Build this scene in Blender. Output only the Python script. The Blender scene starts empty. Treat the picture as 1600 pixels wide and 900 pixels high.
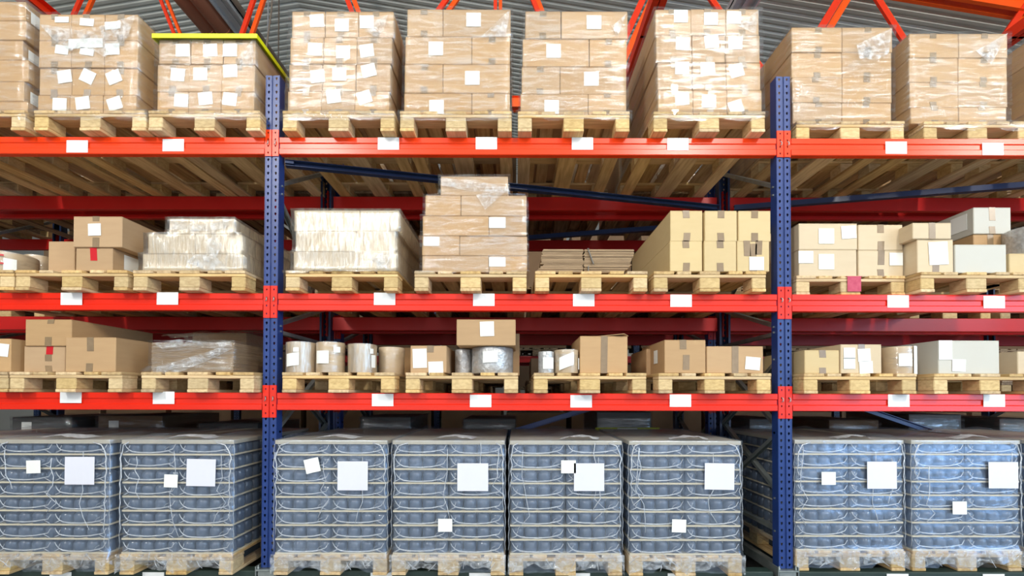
import bpy, math, random
from mathutils import Vector, Matrix, noise
rnd = random.Random(7)
C = bpy.context.scene
COL = C.collection
# ------------------------------------------------------------------ camera
F = 722.0; CY = -3.36; CZ = 1.55; PITCH = math.radians(0.8); ROLL = math.radians(-0.12)
SX = -7/1600.0; SY = (168 - F*math.tan(PITCH))/1600.0
cam_d = bpy.data.cameras.new('camera'); cam = bpy.data.objects.new('camera', cam_d); COL.objects.link(cam)
cam_d.sensor_width = 36; cam_d.lens = 36*F/1600; cam_d.shift_x = SX; cam_d.shift_y = SY; cam_d.clip_end = 200
RM = Matrix.Rotation(math.pi/2 + PITCH, 3, 'X') @ Matrix.Rotation(-ROLL, 3, 'Z')
cam.matrix_world = Matrix.Translation((0, CY, CZ)) @ RM.to_4x4()
C.camera = cam
def W(px, py, Y=0.0):
    d = RM @ Vector(((px-800)/F + SX*1600/F, -(py-450)/F + SY*1600/F, -1))
    t = (Y-CY)/d.y
    return d.x*t, CZ + d.z*t
def scl(Y): return F/(Y-CY)
# ------------------------------------------------------------------ materials
def newmat(name):
    m = bpy.data.materials.new(name); m.use_nodes = True
    nt = m.node_tree; nt.nodes.clear()
    out = nt.nodes.new('ShaderNodeOutputMaterial')
    return m, nt, nt.nodes, nt.links, out
def lin(c):
    return tuple(((x/255)/12.92 if x/255 <= .04045 else ((x/255+.055)/1.055)**2.4) for x in c)+(1,)
def pbr(name, col, rough=.6, metal=0, var=0.0, nscale=20, stretch=(1,1,1), bump=0, col2=None, rnd_amt=0, spec=.5, coat=0):
    m, nt, N, L, out = newmat(name)
    b = N.new('ShaderNodeBsdfPrincipled'); L.new(b.outputs[0], out.inputs[0])
    b.inputs['Roughness'].default_value = rough; b.inputs['Metallic'].default_value = metal
    b.inputs['Specular IOR Level'].default_value = spec; b.inputs['Coat Weight'].default_value = coat
    b.inputs['Base Color'].default_value = lin(col)
    if var or bump or rnd_amt or col2:
        tc = N.new('ShaderNodeTexCoord'); mp = N.new('ShaderNodeMapping'); mp.inputs['Scale'].default_value = stretch
        oi = N.new('ShaderNodeObjectInfo')
        ad = N.new('ShaderNodeVectorMath'); ad.operation = 'ADD'
        ml = N.new('ShaderNodeMath'); ml.operation = 'MULTIPLY'; ml.inputs[1].default_value = 37.0
        L.new(oi.outputs['Random'], ml.inputs[0]); L.new(tc.outputs['Object'], mp.inputs[0])
        L.new(mp.outputs[0], ad.inputs[0]); L.new(ml.outputs[0], ad.inputs[1])
        nz = N.new('ShaderNodeTexNoise'); nz.inputs['Scale'].default_value = nscale; nz.inputs['Detail'].default_value = 5
        L.new(ad.outputs[0], nz.inputs['Vector'])
        mx = N.new('ShaderNodeMix'); mx.data_type = 'RGBA'
        c1 = lin(col); c2 = lin(col2) if col2 else tuple(c*.6 for c in c1[:3])+(1,)
        mx.inputs['A'].default_value = c1; mx.inputs['B'].default_value = c2
        mr = N.new('ShaderNodeMapRange'); mr.inputs['From Min'].default_value = .35; mr.inputs['From Max'].default_value = .7
        mr.inputs['To Max'].default_value = var
        L.new(nz.outputs['Fac'], mr.inputs[0]); L.new(mr.outputs[0], mx.inputs['Factor'])
        src = mx.outputs['Result']
        if rnd_amt:
            hs = N.new('ShaderNodeHueSaturation')
            r2 = N.new('ShaderNodeMapRange'); r2.inputs['To Min'].default_value = 1-rnd_amt; r2.inputs['To Max'].default_value = 1+rnd_amt*.6
            L.new(oi.outputs['Random'], r2.inputs[0]); L.new(r2.outputs[0], hs.inputs['Value'])
            fr = N.new('ShaderNodeMath'); fr.operation = 'FRACT'
            m7 = N.new('ShaderNodeMath'); m7.operation = 'MULTIPLY'; m7.inputs[1].default_value = 7.31
            L.new(oi.outputs['Random'], m7.inputs[0]); L.new(m7.outputs[0], fr.inputs[0])
            r3 = N.new('ShaderNodeMapRange'); r3.inputs['To Min'].default_value = 1-rnd_amt*.9; r3.inputs['To Max'].default_value = 1+rnd_amt*.2
            L.new(fr.outputs[0], r3.inputs[0]); L.new(r3.outputs[0], hs.inputs['Saturation'])
            L.new(src, hs.inputs['Color']); src = hs.outputs[0]
        L.new(src, b.inputs['Base Color'])
        if bump:
            bp = N.new('ShaderNodeBump'); bp.inputs['Strength'].default_value = bump; bp.inputs['Distance'].default_value = .01
            L.new(nz.outputs['Fac'], bp.inputs['Height']); L.new(bp.outputs[0], b.inputs['Normal'])
    return m
def film(name, base=.08, streak=.35, rough=.12, stretch=(2, 2, 14), nscale=2.5, bump=.5, tint=(235, 240, 245), diff=.35, lo=.5, hi=.72):
    m, nt, N, L, out = newmat(name)
    tc = N.new('ShaderNodeTexCoord'); mp = N.new('ShaderNodeMapping'); mp.inputs['Scale'].default_value = stretch
    oi = N.new('ShaderNodeObjectInfo'); ml = N.new('ShaderNodeMath'); ml.operation = 'MULTIPLY'; ml.inputs[1].default_value = 53.0
    ad = N.new('ShaderNodeVectorMath'); ad.operation = 'ADD'
    L.new(oi.outputs['Random'], ml.inputs[0]); L.new(tc.outputs['Object'], mp.inputs[0]); L.new(mp.outputs[0], ad.inputs[0]); L.new(ml.outputs[0], ad.inputs[1])
    nz = N.new('ShaderNodeTexNoise'); nz.inputs['Scale'].default_value = nscale; nz.inputs['Detail'].default_value = 6; nz.inputs['Roughness'].default_value = .65; nz.inputs['Distortion'].default_value = .6
    L.new(ad.outputs[0], nz.inputs['Vector'])
    mr = N.new('ShaderNodeMapRange'); mr.inputs['From Min'].default_value = lo; mr.inputs['From Max'].default_value = hi
    mr.inputs['To Min'].default_value = base; mr.inputs['To Max'].default_value = base+streak
    L.new(nz.outputs['Fac'], mr.inputs[0])
    bp = N.new('ShaderNodeBump'); bp.inputs['Strength'].default_value = bump; bp.inputs['Distance'].default_value = .02
    L.new(nz.outputs['Fac'], bp.inputs['Height'])
    tr = N.new('ShaderNodeBsdfTransparent'); tr.inputs[0].default_value = (.97, .97, .97, 1)
    gl = N.new('ShaderNodeBsdfGlossy'); gl.inputs['Roughness'].default_value = rough; gl.inputs['Color'].default_value = lin(tint)
    df = N.new('ShaderNodeBsdfDiffuse'); df.inputs['Color'].default_value = lin(tint)
    L.new(bp.outputs[0], gl.inputs['Normal'])
    m1 = N.new('ShaderNodeMixShader'); m1.inputs[0].default_value = diff
    L.new(gl.outputs[0], m1.inputs[1]); L.new(df.outputs[0], m1.inputs[2])
    m2 = N.new('ShaderNodeMixShader')
    L.new(mr.outputs[0], m2.inputs[0]); L.new(tr.outputs[0], m2.inputs[1]); L.new(m1.outputs[0], m2.inputs[2])
    L.new(m2.outputs[0], out.inputs[0])
    return m
M = {}
M['kraft'] = pbr('kraft_board', (190, 154, 110), .75, var=.25, nscale=6, stretch=(1, 1, 5), col2=(172, 134, 92), rnd_amt=.13, bump=.05)
M['kraft_y'] = pbr('yellow_kraft_board', (210, 186, 138), .75, var=.2, nscale=8, stretch=(1, 1, 4), col2=(198, 170, 120), rnd_amt=.05, bump=.05)
M['kraft_pale'] = pbr('pale_board', (212, 192, 160), .7, var=.2, nscale=8, stretch=(1, 1, 4), col2=(196, 172, 136), rnd_amt=.06)
M['kraft_grey'] = pbr('grey_white_board', (196, 194, 184), .65, var=.2, nscale=9, col2=(196, 188, 172), rnd_amt=.04)
M['corr'] = pbr('corrugated_edges', (176, 150, 118), .85, var=.8, nscale=9, stretch=(1, 1, 60), col2=(128, 104, 78), bump=.5)
M['wood'] = pbr('pallet_wood', (222, 190, 132), .8, var=.7, nscale=3, stretch=(14, 1.2, 14), col2=(168, 126, 74), rnd_amt=.24, bump=.12)
M['wood_x'] = pbr('pallet_wood_across', (224, 192, 136), .8, var=.6, nscale=3, stretch=(1.2, 14, 14), col2=(170, 130, 80), rnd_amt=.18, bump=.12)
M['wood_old'] = pbr('weathered_wood', (176, 146, 108), .85, var=.9, nscale=3, stretch=(14, 1.2, 14), col2=(112, 88, 62), rnd_amt=.3, bump=.2)
M['block'] = pbr('pallet_block_wood', (218, 190, 134), .85, var=.6, nscale=30, stretch=(1, 1, 2), col2=(176, 140, 88), rnd_amt=.18, bump=.3)
M['red'] = pbr('red_beam_paint', (226, 40, 16), .27, var=.12, nscale=3, col2=(208, 30, 12), spec=.42)
M['red_warmlit'] = pbr('red_beam_paint_warmlit', (238, 62, 14), .27, var=.12, nscale=3, col2=(226, 50, 12), spec=.42)  # same red paint, with the top shelf's warmer light put into the colour
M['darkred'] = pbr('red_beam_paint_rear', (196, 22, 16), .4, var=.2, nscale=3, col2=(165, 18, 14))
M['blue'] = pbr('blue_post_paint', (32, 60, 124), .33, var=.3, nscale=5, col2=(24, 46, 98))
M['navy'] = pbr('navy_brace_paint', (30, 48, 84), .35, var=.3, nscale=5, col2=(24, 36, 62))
M['galv'] = pbr('galvanised_steel', (160, 168, 168), .4, metal=.7, var=.5, nscale=14, col2=(120, 130, 128))
M['green'] = pbr('dark_green_paint', (38, 56, 52), .5, var=.3, nscale=6)
M['dark'] = pbr('dark_hole', (20, 20, 22), .8)
M['paper'] = pbr('white_paper', (238, 240, 236), .55, var=.06, nscale=60, stretch=(1, 1, 6), col2=(205, 210, 206))
M['sheet'] = pbr('white_document_sheet', (226, 228, 240), .35, var=.05, nscale=30, col2=(205, 208, 225), coat=.4)
M['card'] = pbr('shelf_location_card', (240, 242, 242), .5, var=.03, nscale=40)
M['tape'] = pbr('brown_parcel_tape', (146, 122, 92), .25, var=.3, nscale=30, coat=.3, rnd_amt=.08)
M['redtape'] = pbr('red_tape', (196, 24, 34), .35)
M['pink'] = pbr('pink_tape', (178, 30, 70), .4, var=.4, nscale=30, col2=(210, 90, 110))
M['redink'] = pbr('red_border', (200, 50, 60), .5)
M['yellow'] = pbr('yellow_plastic', (226, 232, 0), .45, var=.2, nscale=8, col2=(206, 212, 0))
M['darkyel'] = pbr('dull_yellow_board', (176, 184, 20), .5)
M['jar'] = pbr('dark_glass_jar', (82, 98, 122), .2, spec=.7, var=.2, nscale=5, col2=(62, 76, 98), coat=.7)
M['dimwrap'] = pbr('shaded_wrapped_goods', (84, 84, 82), .5, var=.5, nscale=6, col2=(58, 58, 58))  # wrapped goods, darkened in colour to stand in for shade deep in the racks
M['dimkraft'] = pbr('shaded_kraft_board', (120, 94, 68), .8, var=.3, nscale=5, col2=(96, 74, 54), rnd_amt=.1)  # kraft board with the back racks' shade painted into its brown
M['tier'] = pbr('layer_board', (214, 204, 178), .7, var=.3, nscale=6)
M['strap'] = pbr('grey_strap', (110, 108, 104), .5)
M['purple'] = pbr('purple_tape', (64, 56, 110), .5)
M['orange'] = pbr('orange_steel', (250, 92, 12), .45, var=.2, nscale=4, col2=(236, 66, 8))
M['orangered'] = pbr('red_orange_steel', (236, 54, 14), .45, var=.2, nscale=4, col2=(214, 44, 12))
M['duct'] = pbr('copper_toned_duct', (168, 120, 98), .28, metal=.6, var=.5, nscale=2, stretch=(1, .3, 1), col2=(150, 80, 60))
M['tray'] = pbr('pale_grey_steel', (196, 204, 210), .35, metal=.2, var=.2, nscale=4)
M['pipe'] = pbr('brown_grey_pipe', (104, 94, 84), .4)
M['roof'] = pbr('corrugated_roof_steel', (230, 236, 230), .45, var=.3, nscale=1.2, stretch=(.3, 1, 1), col2=(212, 218, 214))
M['concrete'] = pbr('concrete_floor', (150, 150, 146), .5, var=.5, nscale=2, col2=(124, 124, 120))
M['wall'] = pbr('painted_wall', (176, 178, 176), .7, var=.2, nscale=1, col2=(160, 162, 160))
M['film'] = film('clear_stretch_film', base=.045, streak=.34, rough=.12, diff=.16, bump=.3, lo=.46, hi=.74)
M['film_v'] = film('silvery_stretch_film', base=.16, streak=.45, rough=.2, stretch=(16, 16, 3), nscale=3, diff=.12, bump=.3, lo=.4, hi=.7, tint=(236, 236, 232))
M['film_fold'] = film('folded_film', base=.10, streak=.6, rough=.15, stretch=(6, 6, 6), nscale=4, diff=.4, bump=.9, lo=.42, hi=.7)
M['film_jar'] = film('blue_clear_film', base=.11, streak=.16, rough=.2, stretch=(3, 3, 3), nscale=2, diff=.32, bump=.25, tint=(208, 226, 252))
M['film_edge'] = film('gathered_film', base=.6, streak=.4, rough=.22, stretch=(6, 6, 6), nscale=5, diff=.6, bump=.8, tint=(232, 238, 246))
M['kraft_roll'] = pbr('kraft_roll', (200, 176, 142), .45, var=.2, nscale=6, rnd_amt=.06, coat=.3)
M['bubble'] = pbr('silver_bubble_film', (205, 205, 205), .22, metal=.35, var=.6, nscale=40, col2=(150, 150, 148), bump=.8)
M['cover'] = pbr('pale_cover_sheet', (190, 184, 168), .4, var=.4, nscale=3, col2=(165, 158, 142), coat=.3)
# ------------------------------------------------------------------ mesh builder
class MB:
    def __init__(s): s.v = []; s.f = []; s.m = []; s.sm = []
    def add(s, vs, fs, mi=0, sm=False):
        o = len(s.v); s.v += [tuple(v) for v in vs]
        for f in fs: s.f.append(tuple(i+o for i in f)); s.m.append(mi); s.sm.append(sm)
    def box(s, x0, x1, y0, y1, z0, z1, mi=0):
        vs = [(x, y, z) for x in (x0, x1) for y in (y0, y1) for z in (z0, z1)]
        s.add(vs, [(0, 1, 3, 2), (4, 6, 7, 5), (0, 4, 5, 1), (2, 3, 7, 6), (0, 2, 6, 4), (1, 5, 7, 3)], mi)
    def cbox(s, x0, x1, y0, y1, z0, z1, c=.004, mi=0):
        X, Y, Z = (x0, x1), (y0, y1), (z0, z1); sg = (1, -1); idx = {}; vs = []
        for i in (0, 1):
            for j in (0, 1):
                for k in (0, 1):
                    for a in range(3):
                        p = [X[i], Y[j], Z[k]]; d = [sg[i], sg[j], sg[k]]
                        for b in range(3):
                            if b != a: p[b] += d[b]*c
                        idx[i, j, k, a] = len(vs); vs.append(tuple(p))
        fs = []
        for a in range(3):
            b, e = (a+1) % 3, (a+2) % 3
            for q in (0, 1):
                L = []
                for (u, w) in ((0, 0), (1, 0), (1, 1), (0, 1)):
                    t = [0, 0, 0]; t[a] = q; t[b] = u; t[e] = w; L.append(idx[t[0], t[1], t[2], a])
                fs.append(tuple(L if q else L[::-1]))
            for u in (0, 1):
                for w in (0, 1):
                    t0 = [0, 0, 0]; t1 = [0, 0, 0]; t0[b] = t1[b] = u; t0[e] = t1[e] = w; t1[a] = 1
                    fs.append((idx[(*t0, b)], idx[(*t1, b)], idx[(*t1, e)], idx[(*t0, e)]))
        for i in (0, 1):
            for j in (0, 1):
                for k in (0, 1): fs.append((idx[i, j, k, 0], idx[i, j, k, 1], idx[i, j, k, 2]))
        s.add(vs, fs, mi)
    def bar(s, a, b, w, h, mi=0, up=(0, 0, 1)):
        a = Vector(a); b = Vector(b); d = (b-a).normalized(); sd = d.cross(Vector(up)).normalized(); u = sd.cross(d).normalized()
        vs = []
        for p in (a, b):
            for (i, j) in ((-1, -1), (1, -1), (1, 1), (-1, 1)): vs.append(p + sd*(i*w/2) + u*(j*h/2))
        s.add(vs, [(3, 2, 1, 0), (4, 5, 6, 7), (0, 1, 5, 4), (1, 2, 6, 5), (2, 3, 7, 6), (3, 0, 4, 7)], mi)
    def channel(s, a, b, w, h, t=.003, mi=0, up=(0, 0, 1)):
        # open C section: web of width h with two flanges w
        a = Vector(a); b = Vector(b); d = (b-a).normalized(); sd = d.cross(Vector(up)).normalized(); u = sd.cross(d).normalized()
        prof = [(-w/2, -h/2), (w/2, -h/2), (w/2, -h/2+t), (-w/2+t, -h/2+t), (-w/2+t, h/2-t), (w/2, h/2-t), (w/2, h/2), (-w/2, h/2)]
        n = len(prof); vs = [p + sd*x + u*y for p in (a, b) for (x, y) in prof]
        fs = [(i, (i+1) % n, n+(i+1) % n, n+i) for i in range(n)]
        fs += [(0, 7, 4, 3), (0, 3, 2, 1), (4, 7, 6, 5), (n+3, n+4, n+7, n+0), (n+1, n+2, n+3, n+0), (n+5, n+6, n+7, n+4)]
        s.add(vs, fs, mi)
    def prism(s, prof, x0, x1, mi=0):      # prof: list of (y,z) swept along x
        n = len(prof); vs = [(x, y, z) for x in (x0, x1) for (y, z) in prof]
        s.add(vs, [(i, n+i, n+(i+1) % n, (i+1) % n) for i in range(n)] + [tuple(range(n)), tuple(range(2*n-1, n-1, -1))], mi)
    def lathe(s, prof, n=16, c=(0, 0), mi=0, sm=True, jit=0, seed=0):
        vs = []; k = len(prof)
        for (r, z) in prof:
            for i in range(n):
                a = 2*math.pi*i/n
                rr = r*(1+(noise.noise(Vector((math.cos(a)*2, math.sin(a)*2, z*9+seed)))*jit if jit else 0))
                vs.append((c[0]+rr*math.cos(a), c[1]+rr*math.sin(a), z))
        fs = [(j*n+i, j*n+(i+1) % n, (j+1)*n+(i+1) % n, (j+1)*n+i) for j in range(k-1) for i in range(n)]
        s.add(vs, fs, mi, sm)
        s.add(vs[:n], [tuple(range(n-1, -1, -1))], mi); s.add(vs[-n:], [tuple(range(n))], mi)
    def tube(s, pts, r, n=6, mi=0):
        pts = [Vector(p) for p in pts]; vs = []
        for i, p in enumerate(pts):
            d = (pts[min(i+1, len(pts)-1)]-pts[max(i-1, 0)]).normalized()
            u = d.cross(Vector((0, 1, .01))).normalized()
            if u.length < .1: u = d.cross(Vector((0, 0, 1))).normalized()
            w = d.cross(u)
            rr = r[i] if isinstance(r, (list, tuple)) else r
            for k in range(n):
                a = 2*math.pi*k/n; vs.append(p + u*(rr*math.cos(a)) + w*(rr*math.sin(a)))
        m = len(pts)
        fs = [(j*n+i, j*n+(i+1) % n, (j+1)*n+(i+1) % n, (j+1)*n+i) for j in range(m-1) for i in range(n)]
        fs += [tuple(range(n-1, -1, -1)), tuple(range((m-1)*n, m*n))]
        s.add(vs, fs, mi, True)
    def mesh(s, name, mats, fix=False):
        me = bpy.data.meshes.new(name); me.from_pydata(s.v, [], s.f)
        for m in (mats if isinstance(mats, (list, tuple)) else [mats]): me.materials.append(m)
        me.polygons.foreach_set('material_index', s.m); me.polygons.foreach_set('use_smooth', s.sm)
        if fix:
            import bmesh
            bm = bmesh.new(); bm.from_mesh(me); bmesh.ops.remove_doubles(bm, verts=bm.verts, dist=.0005)
            bmesh.ops.recalc_face_normals(bm, faces=bm.faces); bm.to_mesh(me); bm.free()
        me.update(); return me
def put(name, me, parent=None, loc=(0, 0, 0), rz=0):
    o = bpy.data.objects.new(name, me); COL.objects.link(o); o.location = loc
    if rz: o.rotation_euler = (0, 0, rz)
    if parent is not None: o.parent = parent
    return o
def tag(o, label, cat, group=None, kind=None):
    o['label'] = label; o['category'] = cat
    if group: o['group'] = group
    if kind: o['kind'] = kind
    return o
def empty(name, label, cat, loc=(0, 0, 0), rz=0, group=None):
    o = bpy.data.objects.new(name, None); COL.objects.link(o); o.location = loc; o.rotation_euler = (0, 0, rz); o.empty_display_size = .1
    return tag(o, label, cat, group)
KIDS = {}
def kids(o): return [c for c in bpy.data.objects if c.parent is o]
def dup(o, loc, rz=0, label=None, group=None, cache=None):
    r = o.copy(); COL.objects.link(r); r.location = loc; r.rotation_euler = (0, 0, rz)
    if label: r['label'] = label
    if group: r['group'] = group
    if o.name not in KIDS: KIDS[o.name] = [(c, kids(c)) for c in kids(o)]
    for c, gs in KIDS[o.name]:
        d = c.copy(); COL.objects.link(d); d.parent = r
        for g in gs:
            e = g.copy(); COL.objects.link(e); e.parent = d
    return r
def struct(name, me, loc=(0, 0, 0)):
    o = put(name, me, None, loc); o['kind'] = 'structure'; return o
# ------------------------------------------------------------------ levels
XL = (421-807)/scl(0); XR = (1227-807)/scl(0); BAY = XR-XL
POSTX = [XL-BAY, XL, XR, XR+BAY]
ZT = W(810, 215)[1]; ZM = W(810, 459)[1]; ZB = W(810, 614.5)[1]; Z0 = W(810, 893)[1]
BH = .126
SHELF = {'top': ZT, 'second': ZM, 'third': ZB, 'bottom': Z0}
BAYN = ['left bay', 'middle bay', 'right bay']
AF, AR = 0.0, 1.05            # front rack
BF, BR = 1.22, 2.27           # rack behind it
CF, CR = 5.3, 6.35
# ------------------------------------------------------------------ room
RX, RZ, SLOPE = -5.6, CZ+10.05, .165
b = MB()
prof = []; y = -9.0
while y < 15.6:
    prof += [(y, 0), (y+.05, 0), (y+.075, -.045), (y+.15, -.045), (y+.176, 0)]; y += .176
for x0, x1 in ((-24, RX), (RX, 24)):
    n = len(prof)
    vs = [(x, p[0], RZ - abs(x-RX)*SLOPE + p[1]) for x in (x0, x1) for p in prof]
    b.add(vs, [(i, i+1, n+i+1, n+i) for i in range(n-1)])
struct('ceiling', b.mesh('ceiling', M['roof']))
b = MB(); b.box(-24, 24, -9, 15.6, -.1, 0); struct('floor', b.mesh('floor', M['concrete']))
b = MB(); b.box(-24, 24, 15.5, 15.7, 0, RZ); struct('wall_back', b.mesh('wall_back', M['wall']))
b = MB(); b.box(-24.2, -24, -9, 15.7, 0, 8.6); struct('wall_left', b.mesh('wall_left', M['wall']))
b = MB(); b.box(24, 24.2, -9, 15.7, 0, 7); struct('wall_right', b.mesh('wall_right', M['wall']))
# roof truss
TY = 5.14
def TW(px, py): x, z = W(px, py, TY); return (x, TY, z)
t = empty('roof_truss', 'orange steel lattice truss spanning behind the racking under the roof', 'roof truss', (0, 0, 0))
b = MB(); zc = W(800, 163, TY)[1]
for dy in (-.07, .07): b.channel((-20, TY+dy, zc), (20, TY+dy, zc), .05, .2)
put('bottom_chord', b.mesh('bottom_chord', M['orange']), t)
for x0, x1 in ((-20, RX), (RX, 20)):
    b = MB()
    for dy in (-.09, .09):
        b.channel((x0, TY+dy, RZ-.35-abs(x0-RX)*SLOPE), (x1, TY+dy, RZ-.35-abs(x1-RX)*SLOPE), .07, .26)
    put('top_chord', b.mesh('top_chord', M['orange']), t)
webs = [(60, 135, 0, .15), (322, 256, 0, .12), (348, 404, 0, .17), (612, 548, 0, .2), (588, 705, 0, .2), (778, 778, 0, .15), (905, 836, 0, .2),
        (935, 1011, 0, .26), (1232, 1112, 0, .2), (1215, 1316, 0, .3), (1478, 1372, 0, .24), (1496, 1612, 0, .24), (20, -80, 0, .2)]
for (xb, xt, yt, w) in webs:
    a = Vector(TW(xb, 166)); c = Vector(TW(xt, yt)); d = (c-a)
    zr = lambda p: RZ-.4-abs(p.x-RX)*SLOPE
    p = c
    for _ in range(60):
        if p.z < zr(p): p = p + d*.02
    for s in (-1, 1):       # two angle sections side by side with a gap
        b = MB(); o = Vector((s*w*.3, s*.05, 0))
        b.channel(a+o, p+o, .05, w*.42, t=.012, up=(1, 0, 0))
        put('web', b.mesh('web', M['orange'] if s > 0 else M['orangered']), t)
for px, lab in ((45, 'orange tie beam running to the truss above the leftmost tall stack'), (1027, 'orange tie beam running to the truss behind the fourth middle-bay load'), (1655, 'orange tie beam running back near the right end of the top shelf')):
    x, z = W(px, 0, 2.89); b = MB()
    b.channel((x-.05, .5, zc), (x-.05, TY-.1, zc), .09, .16); b.channel((x+.06, .5, zc), (x+.06, TY-.1, zc), .09, .16)
    b.box(x-.09, x+.1, 1, 1.04, zc-.08, zc+.08); b.box(x-.09, x+.1, 3.4, 3.44, zc-.08, zc+.08)
    tag(put('tie_beam', b.mesh('tie_beam', M['orangered'])), lab, 'tie beam', 'tie beams under the roof')
# ridge services
ZD = 9.1
def run(name, px, r, mat, lab, cat, kind='round', y1=15.2, group=None, ZD=9.1):
    d = RM @ Vector(((px-800)/F + SX*1600/F, 450/F + SY*1600/F, -1)); k = (ZD-CZ)/d.z; x = d.x*k
    b = MB()
    if kind == 'round':
        b.lathe([(r, .5), (r, y1)], 20); b.v = [(p[0]+x, p[2], ZD+p[1]) for p in b.v]
        for yy in range(2, 15, 2): 
            q = MB(); q.lathe([(r*1.06, yy), (r*1.06, yy+.06)], 20); b.add([(p[0]+x, p[2], ZD+p[1]) for p in q.v], q.f)
    else:
        b.box(x-r, x+r, .5, y1, ZD-.02, ZD+.02); b.box(x-r, x-r+.03, .5, y1, ZD-.1, ZD+.1); b.box(x+r-.03, x+r, .5, y1, ZD-.1, ZD+.1); b.box(x-.02, x+.02, .5, y1, ZD-.05, ZD-.02)
    for yy in (3, 7, 11): b.box(x-.01, x+.01, yy, yy+.02, ZD, RZ-abs(x-RX)*SLOPE-.06)
    tag(put(name, b.mesh(name, mat, True)), lab, cat, group)
run('ceiling_duct', 288, .16, M['duct'], 'brown metal duct under the roof, farther from the grey tray', 'duct', group='ducts under the roof ridge')
run('ceiling_duct', 314, .17, M['duct'], 'brown metal duct under the roof, next to the grey tray', 'duct', group='ducts under the roof ridge')
run('cable_tray', 346, .17, M['tray'], 'pale grey steel tray beside the brown ducts under the roof', 'cable tray', 'tray')
run('service_pipe', 366, .05, M['pipe'], 'thin grey-brown pipe along the pale tray under the roof', 'pipe')
run('cable_tray', 1165, .2, M['tray'], 'pale grey steel tray above the glaring fourth middle-bay load', 'cable tray', 'tray', ZD=8.3)
b = MB(); x, z = W(416, 75, 4.0); x2, z2 = W(428, -40, 4.0); b.tube([(x2, 4, z2+1.2), (x2, 4, z2), ((x+x2)/2+.02, 4, (z+z2)/2), (x, 4, z), (x-.05, 4, z-1.6)], .015)
tag(put('hanging_cable', b.mesh('hanging_cable', M['pipe'])), 'thin cable hanging from the roof beside the yellow-lidded load', 'cable')
# ------------------------------------------------------------------ racking
KH = [(-.5, .75), (0, 1), (.5, .75), (.62, .2), (.3, -.55), (0, -.9), (-.3, -.55), (-.62, .2)]
def holestrip(b, x0, x1, y, z0, n, p, hw=.0125, hh=.0125, th=.004, mi=0, mj=0):
    xc = (x0+x1)/2
    for k in range(n):
        za = z0+k*p; zb = za+p; zc_ = (za+zb)/2
        outer = [(x0, zb), (xc, zb), (x1, zb), (x1, zc_), (x1, za), (xc, za), (x0, za), (x0, zc_)]
        inner = [(xc+u*hw, zc_+w*hh) for u, w in KH]
        vs = [(x, y, z) for x, z in outer] + [(x, y, z) for x, z in inner] + [(x, y+th, z) for x, z in inner]
        fs = [(i, 8+i, 8+(i+1) % 8, (i+1) % 8) for i in range(8)] + [(8+i, 16+i, 16+(i+1) % 8, 8+(i+1) % 8) for i in range(8)]
        b.add(vs, fs, mi)
def post_mesh(H, z0):
    b = MB(); n = int((H-z0)/.05)
    z1 = z0+n*.05
    for x0, x1 in ((-.050, -.006), (.006, .050)): holestrip(b, x0, x1, .006, z0, n, .05)
    b.box(-.006, .006, .012, .016, z0, z1)
    for sx in (-1, 1):
        b.box(sx*.006-.001, sx*.006+.001, .006, .014, z0, z1)
        b.box(sx*.050-.0015, sx*.050+.0015, .006, .085, z0, z1)
        b.box(min(sx*.050, sx*.032), max(sx*.050, sx*.032), .083, .086, z0, z1)
        b.box(min(sx*.050, sx*.045), max(sx*.050, sx*.045), .004, .008, z0, z1)
    return b
PH = W(431, 111)[1]
PM = post_mesh(PH, .30).mesh('front_post', M['blue'])
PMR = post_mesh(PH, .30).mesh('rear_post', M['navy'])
BR_L = [(3.10, 3.66), (3.04, 2.38), (2.06, 2.36), (2.02, 2.02), (1.82, 1.28), (1.28, 1.84), (1.28, .72), (.80, 1.28), (.56, .56)]
def frame(xc, yf, yr, label, mat_front):
    t = empty('upright_frame', label, 'rack upright', (xc, yf, 0), 0, None)
    put('front_post', mat_front, t)
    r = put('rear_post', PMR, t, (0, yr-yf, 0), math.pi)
    for i, (za, zb) in enumerate(BR_L):
        b = MB(); x = .012 if i % 2 else -.012
        b.channel((x, .05, za), (x, yr-yf-.05, zb), .028, .038, t=.004, up=(1, 0, 0))
        for (yy, zz) in ((.05, za), (yr-yf-.05, zb)): b.box(-.06, .06, yy-.006, yy+.006, zz-.006, zz+.006)
        put('brace', b.mesh('brace', M['galv']), t)
    for yy in (0.03, yr-yf-.03):
        b = MB(); b.cbox(-.072, .072, yy-.06, yy+.07, .285, .297, .002)
        for sx in (-1, 1): 
            b.box(sx*.072-.003, sx*.072+.003, yy-.06, yy+.07, .25, .32)
        b.box(-.06, .06, yy-.05, yy+.06, .0, .285)
        bp_ = put('base_plate', b.mesh('base_plate', M['galv']), t)
        for sx in (-1, 1):
            b = MB(); b.lathe([(.008, .2975), (.008, .312), (.005, .3125), (.005, .325)], 6, (sx*.06, yy-.045)); put('anchor_bolt', b.mesh('anchor_bolt', M['galv']), bp_)
    return t
names = ['beyond the left edge', 'between left and middle bays', 'between middle and right bays', 'beyond the right edge']
frames = {}
for i, x in enumerate(POSTX):
    frame(x, AF, AR, 'blue slotted rack upright with galvanised braces in front rack, ' + names[i], PM)
XB = [POSTX[0]-BAY]+POSTX+[POSTX[-1]+BAY]
for x in (XB[0], XB[-1]): frame(x, BF, BR, 'blue slotted rack upright in second rack, far outside the %s of the picture' % ('left' if x < 0 else 'right'), PM)
for i, x in enumerate(POSTX): frame(x, BF, BR, 'blue slotted rack upright with red connectors in second rack, ' + names[i], PM)
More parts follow.
